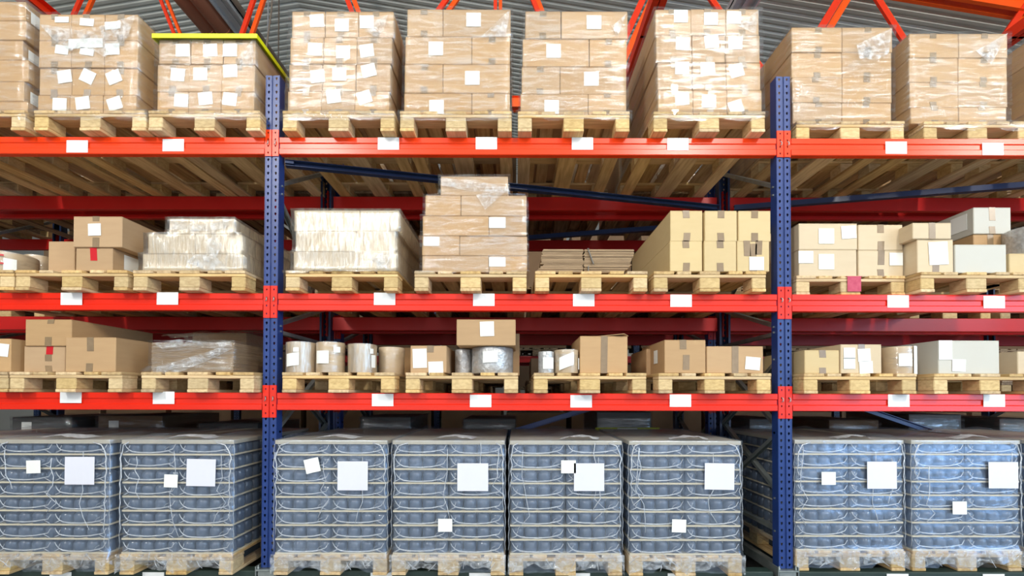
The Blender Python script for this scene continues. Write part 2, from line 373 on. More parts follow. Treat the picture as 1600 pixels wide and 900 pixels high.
for i, x in enumerate([POSTX[0]-BAY]+POSTX+[POSTX[-1]+BAY]):
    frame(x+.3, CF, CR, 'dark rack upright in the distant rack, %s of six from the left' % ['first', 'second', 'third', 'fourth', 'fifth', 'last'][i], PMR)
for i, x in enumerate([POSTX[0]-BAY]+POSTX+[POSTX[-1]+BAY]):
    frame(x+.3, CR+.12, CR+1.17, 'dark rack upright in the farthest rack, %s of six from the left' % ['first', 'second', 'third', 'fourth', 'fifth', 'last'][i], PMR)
GP = [(0.004, -BH), (0, -BH+.004), (0, -BH+.040), (.007, -BH+.047), (.007, -.047), (0, -.040), (0, -.004), (.004, 0), (.046, 0), (.05, -.004), (.05, -BH+.004), (.046, -BH)]
def conn_mesh(lo, hi):
    b = MB(); n = 4; p = (hi-lo)/n
    holestrip(b, -.024, .024, 0, lo, n, p, .008, .009, .004)
    b.box(-.0245, -.0215, 0, .05, lo, hi); b.box(.0215, .0245, 0, .05, lo, hi)
    return b
CM = {}
for key, (lo, hi) in {'top': (-.14, .055), 'std': (-.18, .055)}.items():
    CM[key, 'f'] = conn_mesh(lo, hi).mesh('connector', M['red_warmlit' if key == 'top' else 'red']); CM[key, 'r'] = conn_mesh(lo, hi).mesh('connector', M['darkred'])
BMESH = {}
b = MB(); b.tube([(0, .004, 0), (0, -.006, 0), (.006, -.010, -.010), (.004, -.010, -.024), (-.004, -.008, -.028)], .0035, 6); PINM = b.mesh('locking_pin', M['galv'])
def beam(bay, yf, z, label, front, cards=(), xs=POSTX, key='std', back=False, hooks=True):
    xa, xb = xs[bay]+.056, xs[bay+1]-.056; L = xb-xa
    k = ('f' if front else 'r', round(L, 3), key)
    if k not in BMESH:
        b = MB(); b.prism(GP, -L/2+.0, L/2-.0)
        BMESH[k] = b.mesh('beam', M['red_warmlit' if key == 'top' else 'red'] if front else M['darkred'])
    t = empty('rack_beam', label, 'rack beam', ((xa+xb)/2, yf, z), math.pi if back else 0)
    put('beam_rail', BMESH[k], t)
    for s in (-1, 1):
        cn_ = put('connector', CM[key, k[0]], t, (s*(L/2+.0295), -.001, 0))
        if front: put('locking_pin', PINM, cn_, (0, -.002, -.03))
    for (px, py) in cards:
        cx, cz_ = W(px, py, yf); b = MB(); b.box(-.078, .078, -.0015, .0, -.045, .045); b.box(-.074, .074, -.002, -.0015, -.041, .041)
        put('location_card', b.mesh('location_card', M['card']), t, (cx-(xa+xb)/2, -.001, cz_-z))
    return t
cards = {'top': [[(121, 229), (271, 227)], [(607, 224.5), (760, 224), (910, 224.5), (1059, 225.5)], [(1400, 231), (1551, 233)]],
         'second': [[(112, 467), (262, 466.5)], [(601, 467), (756, 468.5), (912, 469), (1064, 470)], [(1403, 471), (1553, 472)]],
         'third': [[(111, 620), (256, 621.5)], [(598, 625), (751, 626.5), (908, 627), (1063, 626)], [(1404, 626), (1553, 626)]]}
for sh in ('top', 'second', 'third'):
    for i in range(3):
        beam(i, AF, SHELF[sh], 'red front beam with white location cards, %s shelf, %s' % (sh, BAYN[i]), True, cards[sh][i], key='top' if sh == 'top' else 'std')
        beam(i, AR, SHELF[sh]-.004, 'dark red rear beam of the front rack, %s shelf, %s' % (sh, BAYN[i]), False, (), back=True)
        pass
    BN5 = ['bay beyond the left bay'] + BAYN + ['bay beyond the right bay']
    for i in range(5):
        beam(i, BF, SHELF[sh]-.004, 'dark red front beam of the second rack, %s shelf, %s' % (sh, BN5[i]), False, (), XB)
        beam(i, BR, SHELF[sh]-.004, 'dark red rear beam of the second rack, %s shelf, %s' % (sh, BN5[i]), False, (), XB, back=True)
XC = [x+.3 for x in [POSTX[0]-BAY]+POSTX+[POSTX[-1]+BAY]]
for sh in ('top', 'second', 'third'):
    for i in range(5):
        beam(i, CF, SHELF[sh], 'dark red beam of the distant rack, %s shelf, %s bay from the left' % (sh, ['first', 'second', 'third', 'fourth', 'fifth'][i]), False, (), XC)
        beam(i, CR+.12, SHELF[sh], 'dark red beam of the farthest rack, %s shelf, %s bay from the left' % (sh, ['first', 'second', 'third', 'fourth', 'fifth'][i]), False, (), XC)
# base members
for yy, w in ((AF, 'front edge of the front rack'), (AR-.1, 'rear edge of the front rack'), (BF, 'front edge of the second rack'), (BR-.1, 'rear edge of the second rack')):
    for i in range(3):
        xa, xb = POSTX[i]+.09, POSTX[i+1]-.09
        t = tag(put('base_beam', None if 0 else (lambda m: m)(0) or bpy.data.meshes.new('x')), 'dark green base beam along the %s, %s' % (w, BAYN[i]), 'base beam')
        b = MB(); b.cbox(xa, xb, yy, yy+.1, Z0-.24, Z0, .006); t.data = b.mesh('base_beam', M['green'])
        if yy == AF:
            for px in ([95, 240], [596, 750, 905, 1060], [1402, 1552])[i]:
                cx, cz_ = W(px, 905, yy); q = MB(); q.box(-.078, .078, -.003, 0, -.045, .045); put('location_card', q.mesh('location_card', M['card']), t, (cx, yy-.001, Z0-.055))
for i, x in enumerate(POSTX):
    for yf, w in ((AF, 'front'), (BF, 'second')):
        b = MB(); b.channel((x, yf+.13, Z0-.02), (x, yf+.92, Z0-.02), .05, .07, t=.005)
        tag(put('cross_rail', b.mesh('cross_rail', M['galv'])), 'galvanised rail at the foot of the %s rack upright %s' % (w, names[i]), 'cross rail')
# plan and spine braces
def brace(a, c, label, mat='navy', w=.05, h=.045):
    b = MB(); b.channel(a, c, w, h, t=.005); b.bar(a, Vector(a)+(Vector(c)-Vector(a)).normalized()*.06, w*1.3, h*.4)
    tag(put('diagonal_brace', b.mesh('diagonal_brace', M[mat])), label, 'brace')
zt2 = W(1130, 313, .93)[1]
brace((XL+.07, .07, ZT-BH-.035), (XR-.07, .93, ZT-BH-.012), 'dark blue diagonal bar under the top shelf, middle bay')
brace((XR+BAY-.07, .07, ZT-BH-.035), (XR+.07, .93, ZT-BH-.012), 'dark blue diagonal bar under the top shelf, right bay')
brace((XR-.07, BF+.07, ZT-BH-.035), (XL+.07, BR-.1, ZT-BH-.012), 'dark blue diagonal bar under second rack top shelf, middle bay')
x1, z1 = W(745, 690.5, 1.13); x2, z2 = W(1000, 614, 1.13)
brace((x1-.6, 1.13, z1-.19), (x2+.1, 1.13, z2+.03), 'pale blue diagonal bar behind the jar stacks, middle bay', 'blue', .03, .05)
x1, z1 = W(1310, 625, 1.13); x2, z2 = W(1480, 683.5, 1.13)
brace((x1, 1.13, z1), (x2+.6, 1.13, z2-.2), 'pale blue diagonal bar behind the jar stacks, right bay', 'blue', .03, .05)
# ------------------------------------------------------------------ pallet
def make_pallet(wood, woodx, block):
    t = empty('wooden_pallet', 'wooden pallet', 'pallet', (0, 0, 0))
    def J(): return rnd.uniform(-.004, .004)
    for (x, w) in ((-.3275, .145), (-.1875+.005, .1), (0, .145), (.1825, .1), (.3275, .145)):
        b = MB(); b.cbox(x-w/2, x+w/2, J(), 1.2+J(), .122, .144, .003); put('deck_board', b.mesh('deck_board', wood), t)
    for y in (.0, .5275, 1.055):
        b = MB(); b.cbox(-.4, .4, y+.002, y+.143, .1, .1215, .003); put('cross_board', b.mesh('cross_board', woodx), t)
        for (x, w) in ((-.35, .1), (0, .145), (.35, .1)):
            b = MB(); b.cbox(x-w/2, x+w/2, y+.003, y+.140, .0225, .0995, .005); put('block', b.mesh('block', block), t)
    for (x, w) in ((-.35, .1), (0, .145), (.35, .1)):
        b = MB(); b.cbox(x-w/2, x+w/2, 0, 1.2, 0, .022, .003); put('bottom_board', b.mesh('bottom_board', wood), t)
    return t
PROTO = make_pallet(M['wood'], M['wood_x'], M['block']); PROTO_OLD = make_pallet(M['wood_old'], M['wood_old'], M['block'])
used = {}
PG = {}
def pallet(xc, yf, z, label, rz=0, old=False):
    p = PROTO_OLD if old else PROTO
    loc = (xc - math.sin(rz)*0, yf, z+.001)
    if not used.get(p.name):
        used[p.name] = 1; p.location = loc; p.rotation_euler = (0, 0, rz); p['label'] = label; return p
    return dup(p, loc, rz, label)
PY = -.08
# ------------------------------------------------------------------ cartons and loads
CBM = {}
def carton_mesh(w, d, h, mat):
    k = (round(w, 2), round(d, 2), round(h, 2), mat); 
    if k not in CBM:
        b = MB(); w_, d_, h_ = w, d, h
        b.cbox(-w_/2, w_/2, 0, d_, 0, h_-.003, .004)
        b.cbox(-w_/2+.001, w_/2-.001, .001, d_/2-.0015, h_-.004, h_, .0012)     # two closing flaps meeting at a seam
        b.cbox(-w_/2+.001, w_/2-.001, d_/2+.0015, d_-.001, h_-.004, h_, .0012)
        CBM[k] = (b.mesh('carton', M[mat]), w, d, h)
    return CBM[k]
def paper_at(parent, x, y, z, w, h, rot=0, mat='paper', name='paper_label', side=None):
    b = MB(); c, s = math.cos(rot), math.sin(rot)
    pts = [(-w/2, -h/2), (w/2, -h/2), (w/2, h/2), (-w/2, h/2)]
    vs = []
    for dy in (0, -.0012):
        for (u, v) in pts:
            p = (u*c-v*s, dy, u*s+v*c)
            if side: p = (dy*-side, p[0], p[2])
            vs.append(p)
    b.add(vs, [(0, 1, 2, 3), (7, 6, 5, 4), (0, 4, 5, 1), (1, 5, 6, 2), (2, 6, 7, 3), (3, 7, 4, 0)])
    return put(name, b.mesh(name, M[mat]), parent, (x, y, z))
def tapes(parent, w, h, spec, mat='tape'):
    tw = min(.048, w*.25)
    for (u, v0, v1) in spec:       # u across 0..1, v from bottom 0..1
        b = MB()
        x = (u-.5)*w; sk = rnd.uniform(-.006, .006)
        vs = [(x-tw/2, -.0018, v0*h), (x+tw/2, -.0018, v0*h), (x+tw/2+sk, -.0018, v1*h), (x-tw/2+sk, -.0018, v1*h)]
        vs += [(p[0], -.0003, p[2]) for p in vs]
        b.add(vs, [(0, 1, 2, 3), (0, 4, 5, 1), (1, 5, 6, 2), (2, 6, 7, 3), (3, 7, 4, 0)])
        if v1 > .97: b.box(x-tw/2, x+tw/2, -.0015, .06, h, h+.001)
        put('tape_strip', b.mesh('tape_strip', M[mat]), parent)
TB = [(.5, .0, .2), (.5, .78, 1.0)]
FULL = [(.5, 0, 1.0)]
def carton(x0, x1, yf, d, z0, z1, label, mat='kraft', tape=None, papers=(), group=None, rz=0, g=.0015, tmat='tape'):
    me, w, dd, h = carton_mesh(x1-x0-2*g, d-2*g, z1-z0-.001, mat)
    o = tag(put('carton', me, None, ((x0+x1)/2, yf+g, z0+.0005), rz), label, 'carton', group)
    if tape: tapes(o, w, h, tape, tmat)
    for p in papers:               # (x,z world, w,h,rot[,mat])
        paper_at(o, p[0]-(x0+x1)/2, -.003, p[1]-z0, p[2], p[3], p[4], p[5] if len(p) > 5 else 'paper')
    return o
ORD = ['first', 'second', 'third', 'fourth', 'fifth', 'sixth', 'seventh', 'eighth']
def rowname(r, n): return 'top row' if r == 0 else ('bottom row' if r == n-1 else ORD[r]+' row')
def colname(c, n):
    if n == 1: return ''
    if n == 2: return ('left', 'right')[c]
    if n == 3: return ('left', 'middle', 'right')[c]
    return ORD[c]
def wrap(rows, label, mat='film', seed=0, amp=.004, n=14, top=True, ragged=0, name='stretch_wrap', folds=(), skirt=None, creases=(), my=12, topz=.0):
    """rows: list of (z,x0,x1,y0,y1) from top to bottom"""
    b = MB(); grid = []
    def P(a, c, z, k, out):
        q = noise.noise(Vector((a*3+seed, c*3, z*5)))*amp + noise.noise(Vector((a*11+seed, c*11, z*14)))*amp*.6
        return (a+out[0]*q, c+out[1]*q, z)
    loops = []
    for (z, x0, x1, y0, y1) in rows:
        L = []; r = .006
        for i in range(n): L.append((x0+(x1-x0)*i/n, y0, (0, -1)))
        for i in range(my): L.append((x1, y0+(y1-y0)*i/my, (1, 0)))
        for i in range(n): L.append((x1-(x1-x0)*i/n, y1, (0, 1)))
        for i in range(my): L.append((x0, y1-(y1-y0)*i/my, (-1, 0)))
        loops.append([P(a, c, z, 0, o) for (a, c, o) in L])
    m = len(loops[0])
    if ragged:
        L = loops[-1]
        loops[-1] = [(p[0], p[1], p[2] + ragged*max(0, noise.noise(Vector((p[0]*5+seed, p[1]*5, 3.3)))*2.2) + rnd.uniform(-.004, .006)) for p in L]
    vs = [p for L in loops for p in L]
    fs = [((j+1)*m+i, (j+1)*m+(i+1) % m, j*m+(i+1) % m, j*m+i) for j in range(len(loops)-1) for i in range(m)]
    b.add(vs, fs, 0, True)
    if top:
        z, x0, x1, y0, y1 = rows[0]; vs = []
        for j in range(my+1):
            for i in range(n+1):
                x = x0+(x1-x0)*i/n; y = y0+(y1-y0)*j/my
                if j == 0: q = loops[0][i]
                elif j == my: q = loops[0][n+my+(n-i)] if i > 0 else loops[0][2*n+my]
                elif i == 0: q = loops[0][2*n+2*my-j]
                elif i == n: q = loops[0][n+j]
                else: q = (x, y, z+.004+topz*max(0, noise.noise(Vector((x*4+seed, y*3, 1))))+abs(noise.noise(Vector((x*9, y*9, seed))))*amp)
                vs.append(q)
        b.add(vs, [(j*(n+1)+i, j*(n+1)+i+1, (j+1)*(n+1)+i+1, (j+1)*(n+1)+i) for j in range(my) for i in range(n)], 0, True)
    me = b.mesh(name, M[mat], True)
    o = tag(put(name, me), label, 'stretch wrap')
    for f in folds: fold(o, *f)
    if creases:
        b = MB()
        for pts, r in creases: b.tube(pts, r, 4)
        put('film_crease', b.mesh('film_crease', M['film_edge']), o)
    return o
def fold(parent, pts, y, seed=0, mat='film_fold'):
    """folded piece of film lying on the front; pts = outline in pixels, fan-shaped, gently wrinkled"""
    P = [W(px, py, y) for px, py in pts]; cx = sum(p[0] for p in P)/len(P); cz_ = sum(p[1] for p in P)/len(P)
    b = MB(); R = 5; n = len(P)*4; ring = []
    per = []
    for i in range(len(P)):
        a, c = P[i], P[(i+1) % len(P)]
        for k in range(4): per.append((a[0]+(c[0]-a[0])*k/4, a[1]+(c[1]-a[1])*k/4))
    vs = [(cx, y-.006, cz_)]
    for r in range(1, R+1):
        for p in per:
            x = cx+(p[0]-cx)*r/R; z = cz_+(p[1]-cz_)*r/R
            vs.append((x, y-.003-abs(noise.noise(Vector((x*22+seed, z*22, 0))))*.02*(1 if r < R else .3), z))
    fs = [(0, 1+(i+1) % n, 1+i) for i in range(n)]
    for r in range(R-1):
        for i in range(n): fs.append((1+r*n+i, 1+r*n+(i+1) % n, 1+(r+1)*n+(i+1) % n, 1+(r+1)*n+i))
    b.add(vs, fs, 0, True)
    put('film_fold', b.mesh('film_fold', M[mat]), parent)
def load(rows, pybase_z, Yf, place, depth=1.14, nd=3, mat='kraft', papers=(), psize=(22, 20), tape=True, side_labels=False, tapespec=None, word='kraft', narrow_only=False, gapx=0):
    """rows = [(py_top, [px boundaries])...] top to bottom; returns world row list"""
    n = len(rows); zs = []
    for (py, xb) in rows: zs.append(W(xb[0] if xb[0] > 0 else 0, py, Yf)[1])
    zs.append(pybase_z); out = []; s = scl(Yf)
    for r, (py, xb) in enumerate(rows):
        xs = [W(x, py, Yf)[0] for x in xb]; zt, zb = zs[r], zs[r+1]
        mw = (xs[-1]-xs[0])/max(1, len(xs)-1)
        yj = rnd.uniform(0, .006)
        for c in range(len(xs)-1):
            pl = []
            for p in papers:
                x, z = W(p[0], p[1], Yf)
                if xs[c] <= x < xs[c+1] and zb <= z < zt:
                    pl.append((x, z, (p[3] if len(p) > 3 else psize[0])/s, (p[4] if len(p) > 4 else psize[1])/s, math.radians(p[2] if len(p) > 2 else 0)))
            tp = None
            if tape and not (narrow_only and xs[c+1]-xs[c] > mw*1.05):
                u = .5+rnd.uniform(-.03, .03); tp = tapespec or [(u, 0, .22), (u, .8, 1.0)]
            cn = colname(c, len(xs)-1)
            lab = '%s carton, %s%s, front of the %s' % (word, rowname(r, n), ', '+cn if cn else '', place)
            carton(xs[c], xs[c+1], Yf+yj, depth/nd, zb, zt, lab, mat, tp, pl)
            cc = (xs[0]+xs[-1])/2; nc = len(xs)-1
            for k in range(1, nd if ((c == nc-1 and cc < .35) or (c == 0 and cc > -.35)) else 1):
                carton(xs[c], xs[c+1], Yf+depth/nd*k+.002, depth/nd, zb, zt, '%s carton behind the front layer of the %s' % (word, place), mat, None, (), 'cartons behind the front layer, '+place)
        out.append((zt, xs[0], xs[-1])); 
    out.append((pybase_z, out[-1][1], out[-1][2]))
    return out
def wrap_load(prof, Yf, pal, place, depth=1.14, mat='film', seed=0, what='the carton stack', folds=(), amp=.004, skirt=.08, creases=()):
    g = .016; rows = []
    y0, y1 = Yf-g, Yf+depth+g
    for i in range(len(prof)-1):
        zt, xa, xb = prof[i]; zb = prof[i+1][0]
        rows.append((zt+(.006 if i == 0 else .003), xa-g, xb+g, y0, y1))
        for k in (1, 2, 3): rows.append((zt+(zb-zt)*k/4, xa-g+.003, xb+g-.003, y0+.001, y1))
        rows.append((zb+.006, xa-g, xb+g, y0, y1))
    if pal is not None:
        px0, px1 = pal.location.x-.4-.014, pal.location.x+.4+.014; z = prof[-1][0]
        yp = pal.location.y; yy0 = min(y0, yp-.018)
        rows.append((z-.002, min(px0, rows[-1][1]), max(px1, rows[-1][2]), yy0, max(y1, yp+1.215)))
        if skirt: rows.append((z-skirt*.5, px0, px1, yy0, yp+1.215)); rows.append((z-skirt, px0, px1, yy0, yp+1.215))
    return wrap(rows, 'clear stretch film around %s of the %s' % (what, place) if not what.startswith('!') else what[1:], mat, seed, amp, ragged=.04, folds=folds, creases=creases)
def P_(pxl, pxr, shelf, place, what, rz=0, old=False, yf=PY):
    z = SHELF[shelf]; s = scl(yf); pyy = {'top': 205, 'second': 447, 'third': 602, 'bottom': 884}[shelf]
    xc = (W(pxl, pyy, yf)[0]+W(pxr, pyy, yf)[0])/2
    return pallet(xc, yf, z, 'pallet under %s, %s' % (what, place.replace('in the ', '').replace('on the ', '')), rz, old)
def PT(shelf): return SHELF[shelf]+.1455
zt = PT('top'); zm = PT('second'); zb = PT('third'); z0 = PT('bottom')
YF = -.045
# ================= TOP SHELF
pl = 'first pallet, left bay, top shelf'
p = P_(-137, 38, 'top', 'first in the left bay, top shelf', 'the six-tier load cut by the frame')
pr = load([(1, [-110, -35, 39]), (31, [-110, -35, 41]), (62, [-110, -35, 34]), (93, [-110, -35, 44]), (127, [-110, -35, 37]), (158, [-110, -35, 43])], zt, YF, pl, nd=3, tape=False)
w = wrap_load(pr, YF, p, pl, seed=1, amp=.006, mat='film')
for (px, py, h) in ((37, 20, .1), (33, 80, .1), (36, 146, .1)):
    x, z = W(px, py, YF); paper_at(w, x+.022, YF+.16, z-.01, .26, .085, 0, 'paper', 'paper_label', side=1)
pl = 'second pallet, left bay, top shelf'
p = P_(55, 224, 'top', 'second in the left bay, top shelf', 'the load with tilted papers in four rows')
pap = [(97, 31, 0, 22, 9), (136, 35, -5, 22, 12), (176, 40, 5, 24, 12), (97, 78, -8, 21, 14), (134, 68, 2, 54, 15), (136, 81, -10, 22, 11), (176, 77, 3, 22, 18), (100, 119, 9), (136, 119, -25), (177, 120, 22), (93, 163, -2), (129, 161, 8), (179, 162, 18)]
pr = load([(22, [61, 111, 163, 216]), (63, [60, 111, 163, 215]), (105, [60, 111, 162, 214]), (148, [58, 108, 160, 213])], zt, YF, pl, papers=pap, nd=3)
wrap_load(pr, YF, p, pl, seed=2, folds=[([(62, 38), (120, 48), (165, 40), (212, 24), (200, 60), (165, 90), (128, 70), (112, 82), (84, 62)], YF-.017, 3)], amp=.006)
pl = 'third pallet, left bay, top shelf'
p = P_(233, 404, 'top', 'third in the left bay, top shelf', 'the yellow-lidded load')
pap = [(285, 78), (328, 78, 4), (359, 78), (278, 117, -5), (313, 116), (360, 111, 3), (283, 157, -3), (321, 154, 6), (359, 155, -7)]
pr = load([(61, [247, 297, 348, 399]), (99, [246, 296, 346, 398]), (143, [245, 294, 345, 397])], zt, YF, pl, papers=pap, nd=3)
wrap_load(pr, YF, p, pl, seed=3, folds=[([(396, 62), (372, 90), (376, 104), (396, 106)], YF-.017, 5)])
b = MB(); za, xa, xb = pr[0]; g = .021
b.cbox(xa-g, xb+g, YF-g, YF+1.14+g, za+.014, za+.020, .002)
for (a0, a1, c0, c1) in ((xa-g-.004, xb+g+.004, YF-g-.006, YF-g-.001), (xa-g-.004, xb+g+.004, YF+1.155, YF+1.16), (xa-g-.006, xa-g-.001, YF-g-.004, YF+1.158), (xb+g+.001, xb+g+.006, YF-g-.004, YF+1.158)):
    b.cbox(a0, a1, c0, c1, za-.012, za+.021, .001)
tag(put('pallet_lid', b.mesh('pallet_lid', M['yellow'])), 'bright yellow flat lid with rim on the third left-bay top-shelf load', 'pallet lid')
pl = 'first pallet, middle bay, top shelf'
p = P_(441, 616, 'top', 'first in the middle bay, top shelf', 'the tallest four-row load beside the upright')
pap = [(495, 32, 4), (534, 39), (573, 34, 1), (492, 77, -3), (536, 81, 0), (573, 79, 8), (496, 119, 6), (530, 116), (576, 110, 14), (521, 151, 8), (569, 152, 18)]
pr = load([(17, [455, 508, 560, 615]), (58, [453, 505, 558, 612]), (99, [451, 503, 556, 610]), (142, [449, 502, 554, 608])], zt, YF, pl, papers=pap, nd=3)
wrap_load(pr, YF, p, pl, seed=4, folds=[([(606, 24), (592, 30), (570, 48), (586, 58), (600, 48)], YF-.017, 2)], mat='film')
pl = 'second pallet, middle bay, top shelf'
p = P_(625, 799, 'top', 'second in the middle bay, top shelf', 'the brick-bonded load with flap film')
pr = load([(14, [636, 692, 798]), (57, [633, 737, 797]), (100, [632, 692, 797]), (145, [631, 737, 797])], zt, YF, pl, papers=[(740, 31), (681, 76), (738, 122), (682, 167)], psize=(23, 22), nd=2, narrow_only=True)
wrap_load(pr, YF, p, pl, seed=5, folds=[([(797, 15), (752, 58), (790, 58)], YF-.017, 7)])
pl = 'third pallet, middle bay, top shelf'
p = P_(809, 984, 'top', 'third in the middle bay, top shelf', 'the brick-bonded load with four papers')
pr = load([(18, [820, 877, 981]), (60, [816, 921, 980]), (103, [815, 875, 979]), (147, [813, 919, 979])], zt, YF, pl, papers=[(928, 35), (865, 79), (924, 123), (862, 167)], psize=(23, 22), nd=2, narrow_only=True)
wrap_load(pr, YF, p, pl, seed=6, folds=[([(979, 22), (955, 42), (965, 58)], YF-.017, 9)])
pl = 'fourth pallet, middle bay, top shelf'
p = P_(1022, 1195, 'top', 'fourth in the middle bay, top shelf', 'the glaring load beside the upright')
pap = [(1064, 25), (1111, 29), (1147, 27, -2), (1067, 68, -3), (1112, 65, 6), (1149, 67), (1066, 106, 0), (1106, 107, 0), (1151, 110, 16), (1066, 154, 4), (1108, 158, 0), (1150, 167, 18)]
pr = load([(14, [1024, 1080, 1134, 1187]), (54, [1025, 1081, 1134, 1188]), (97, [1027, 1082, 1135, 1189]), (140, [1028, 1083, 1136, 1191])], zt, YF, pl, papers=pap, nd=3)
wrap_load(pr, YF, p, pl, seed=7, folds=[([(1186, 16), (1150, 40), (1180, 54)], YF-.017, 11)])
pl = 'first pallet, right bay, top shelf'
p = P_(1243, 1415, 'top', 'first in the right bay, top shelf', 'the pale two-column load beside the upright', yf=.03); YF = .06
pr = load([(42, [1237, 1316, 1395]), (81, [1237, 1316, 1394]), (121, [1238, 1316, 1394]), (160, [1239, 1316, 1394])], zt, YF, pl, mat='kraft', nd=3)
wrap_load(pr, YF, p, pl, seed=8, folds=[([(1394, 44), (1338, 70), (1342, 92), (1370, 94), (1388, 84)], YF-.017, 13)])
pl = 'second pallet, right bay, top shelf'
p = P_(1441, 1616, 'top', 'second in the right bay, top shelf', 'the two-column load overhanging its pallet', yf=.03)
pr = load([(52, [1421, 1498, 1575]), (90, [1421, 1498, 1575]), (128, [1422, 1498, 1575]), (167, [1423, 1498, 1574])], zt, YF, pl, mat='kraft', nd=3)
wrap_load(pr, YF, p, pl, seed=9, folds=[([(1574, 52), (1524, 80), (1548, 101)], YF-.017, 15)])
pl = 'third pallet, right bay, top shelf'
p = P_(1640, 1815, 'top', 'third in the right bay, top shelf', 'the load cut by the frame edge', yf=.03)
pr = load([(52, [1622, 1700, 1778]), (90, [1622, 1700, 1778]), (128, [1622, 1700, 1778]), (167, [1622, 1700, 1778])], zt, YF, pl, mat='kraft', nd=3)
wrap_load(pr, YF, p, pl, seed=10)
for px_, yf_, bn_ in ((-325, PY, 'left bay'), (1832, .03, 'right bay')):
    p = P_(px_, px_+175, 'top', 'outermost, %s, top shelf' % bn_, 'a plain load outside the picture edge', yf=yf_)
    for c in (0, 1):
        for r in (0, 1): carton(p.location.x-.38+c*.38, p.location.x+c*.38, yf_+.03, 1.1, zt+r*.36, zt+(r+1)*.36, 'plain carton on the outermost pallet, %s, top shelf' % bn_, 'kraft', None, (), 'cartons on the outermost top-shelf pallet, %s' % bn_)
YF = -.045
# ================= SECOND SHELF
def roll(px0, px1, pyt, zbase, yf, label, mat='kraft_roll', papers=(), filmmat='film', seed=0, red=False):
    s = scl(yf)
    w = (px1-px0)/s; r = w/2; yc = yf+r
    # enlarge slightly for perspective: silhouette width close to diameter
    x = (W(px0, pyt, yc)[0]+W(px1, pyt, yc)[0])/2; r = (W(px1, pyt, yc)[0]-W(px0, pyt, yc)[0])/2*.985; h = W((px0+px1)/2, pyt, yf)[1]-zbase
    t = empty('paper_roll', label, 'roll', (x, yc, zbase+.001))
    b = MB(); b.lathe([(r*.97, 0), (r, .006), (r, h*.35), (r*.996, h*.7), (r, h-.006), (r*.97, h)], 32, jit=.01, seed=seed); b.lathe([(r*.25, h), (r*.25, h+.002), (r*.2, h+.002)], 16)
    put('roll_body', b.mesh('roll_body', M[mat]), t)
    b = MB(); b.lathe([(r*1.012+.002, -.0005+.002), (r*1.012+.002, h*.5), (r*1.012+.002, h+.003)], 28, jit=.03, seed=seed+3)
    b.f = b.f[:-2]; b.m = b.m[:-2]; b.sm = b.sm[:-2]
    put('roll_film', b.mesh('roll_film', M[filmmat]), t)
    for (u, v, pw, ph, *rr) in papers:     # u=-1..1 across, v=0..1 up, size px
        a0 = -math.pi/2 + math.asin(max(-.95, min(.95, u))); ww = pw/s/r; hh = ph/s; b = MB(); n = 6; R = r*1.03+.006; vs = []
        for k in range(n+1):
            a = a0-ww/2+ww*k/n
            for q in (-1, 1): vs.append((R*math.cos(a), R*math.sin(a), v*h+q*hh/2+math.tan(math.radians(7*(rr[0] if rr else 0)))*R*(a-a0)))
        b.add(vs, [(2*k, 2*k+2, 2*k+3, 2*k+1) for k in range(n)], 0, True)
        lbl_ = put('paper_label', b.mesh('paper_label', M['paper']), t)
    if red:
        a0 = -math.pi/2+.5; R = r*1.03+.007; b = MB(); vs = []
        for k in range(5):
            a = a0+.3*k/4
            for q in (0, .012): vs.append((R*math.cos(a), R*math.sin(a), h*.75+q))
        b.add(vs, [(2*k, 2*k+2, 2*k+3, 2*k+1) for k in range(4)]); vs2 = [(p[0], p[1], p[2]-.06) for p in vs]; b.add(vs2, [(2*k, 2*k+2, 2*k+3, 2*k+1) for k in range(4)])
        put('red_label_border', b.mesh('red_label_border', M['redink']), lbl_)
    return t
def C_(px0, px1, pyt, base, yf, d, label, mat='kraft', tape=None, papers=(), rz=0, tmat='tape', sidep=()):
    """single carton; base = world z of its underside"""
    s = scl(yf); x0, x1 = W(px0, pyt, yf)[0], W(px1, pyt, yf)[0]; z1 = W((px0+px1)/2, pyt, yf)[1]
    pp = []
    for p in papers: x, z = W(p[0], p[1], yf); pp.append((x, z, p[2]/s, p[3]/s, math.radians(p[4] if len(p) > 4 else 0)))
    o = carton(x0, x1, yf, d, base, z1, label, mat, tape, pp, rz=rz, tmat=tmat)
    for (sd, yy, vz, pw, ph) in sidep:       # side papers: side -1/1, depth along, height frac
        paper_at(o, sd*((x1-x0)/2+.0015), yy, (z1-base)*vz, pw, ph, 0, 'paper', 'paper_label', side=sd)
    return o, z1
p = P_(-155, 20, 'second', 'first in the left bay, second shelf', 'the kraft rolls')
roll(-30, 47, 389, zm, PY+.03, 'large film-wrapped kraft roll, first pallet, left bay, second shelf', papers=[(.82, .35, 14, 22)], red=True, seed=1)
roll(44, 78, 397, zm, .35, 'smaller kraft roll behind the large roll, left bay, second shelf', seed=2, papers=[(.5, .2, 8, 7)])
p = P_(23, 199, 'second', 'second in the left bay, second shelf', 'the loose cartons with red tape')
_, z1 = C_(75, 117, 377, zm, .06, .6, 'tall plain carton beside the red-taped carton, left bay, second shelf')
_, z1 = C_(118, 176, 387, zm, -.05, .95, 'carton with red tape on its face, left bay, second shelf', tape=[(.5, .45, 1.0)], tmat='redtape', sidep=[(1, .16, .55, .13, .11), (1, .5, .45, .16, .12)])
C_(114, 191, 338, z1, -.06, .8, 'large carton stacked on the red-taped carton, left bay, second shelf', tape=[(.47, 0, .32), (.47, .85, 1.0)], papers=[(148, 359, 20, 19, 2)])
p = P_(208, 382, 'second', 'third in the left bay, second shelf', 'the stepped silvery wrapped load')
pl = 'third pallet, left bay, second shelf'
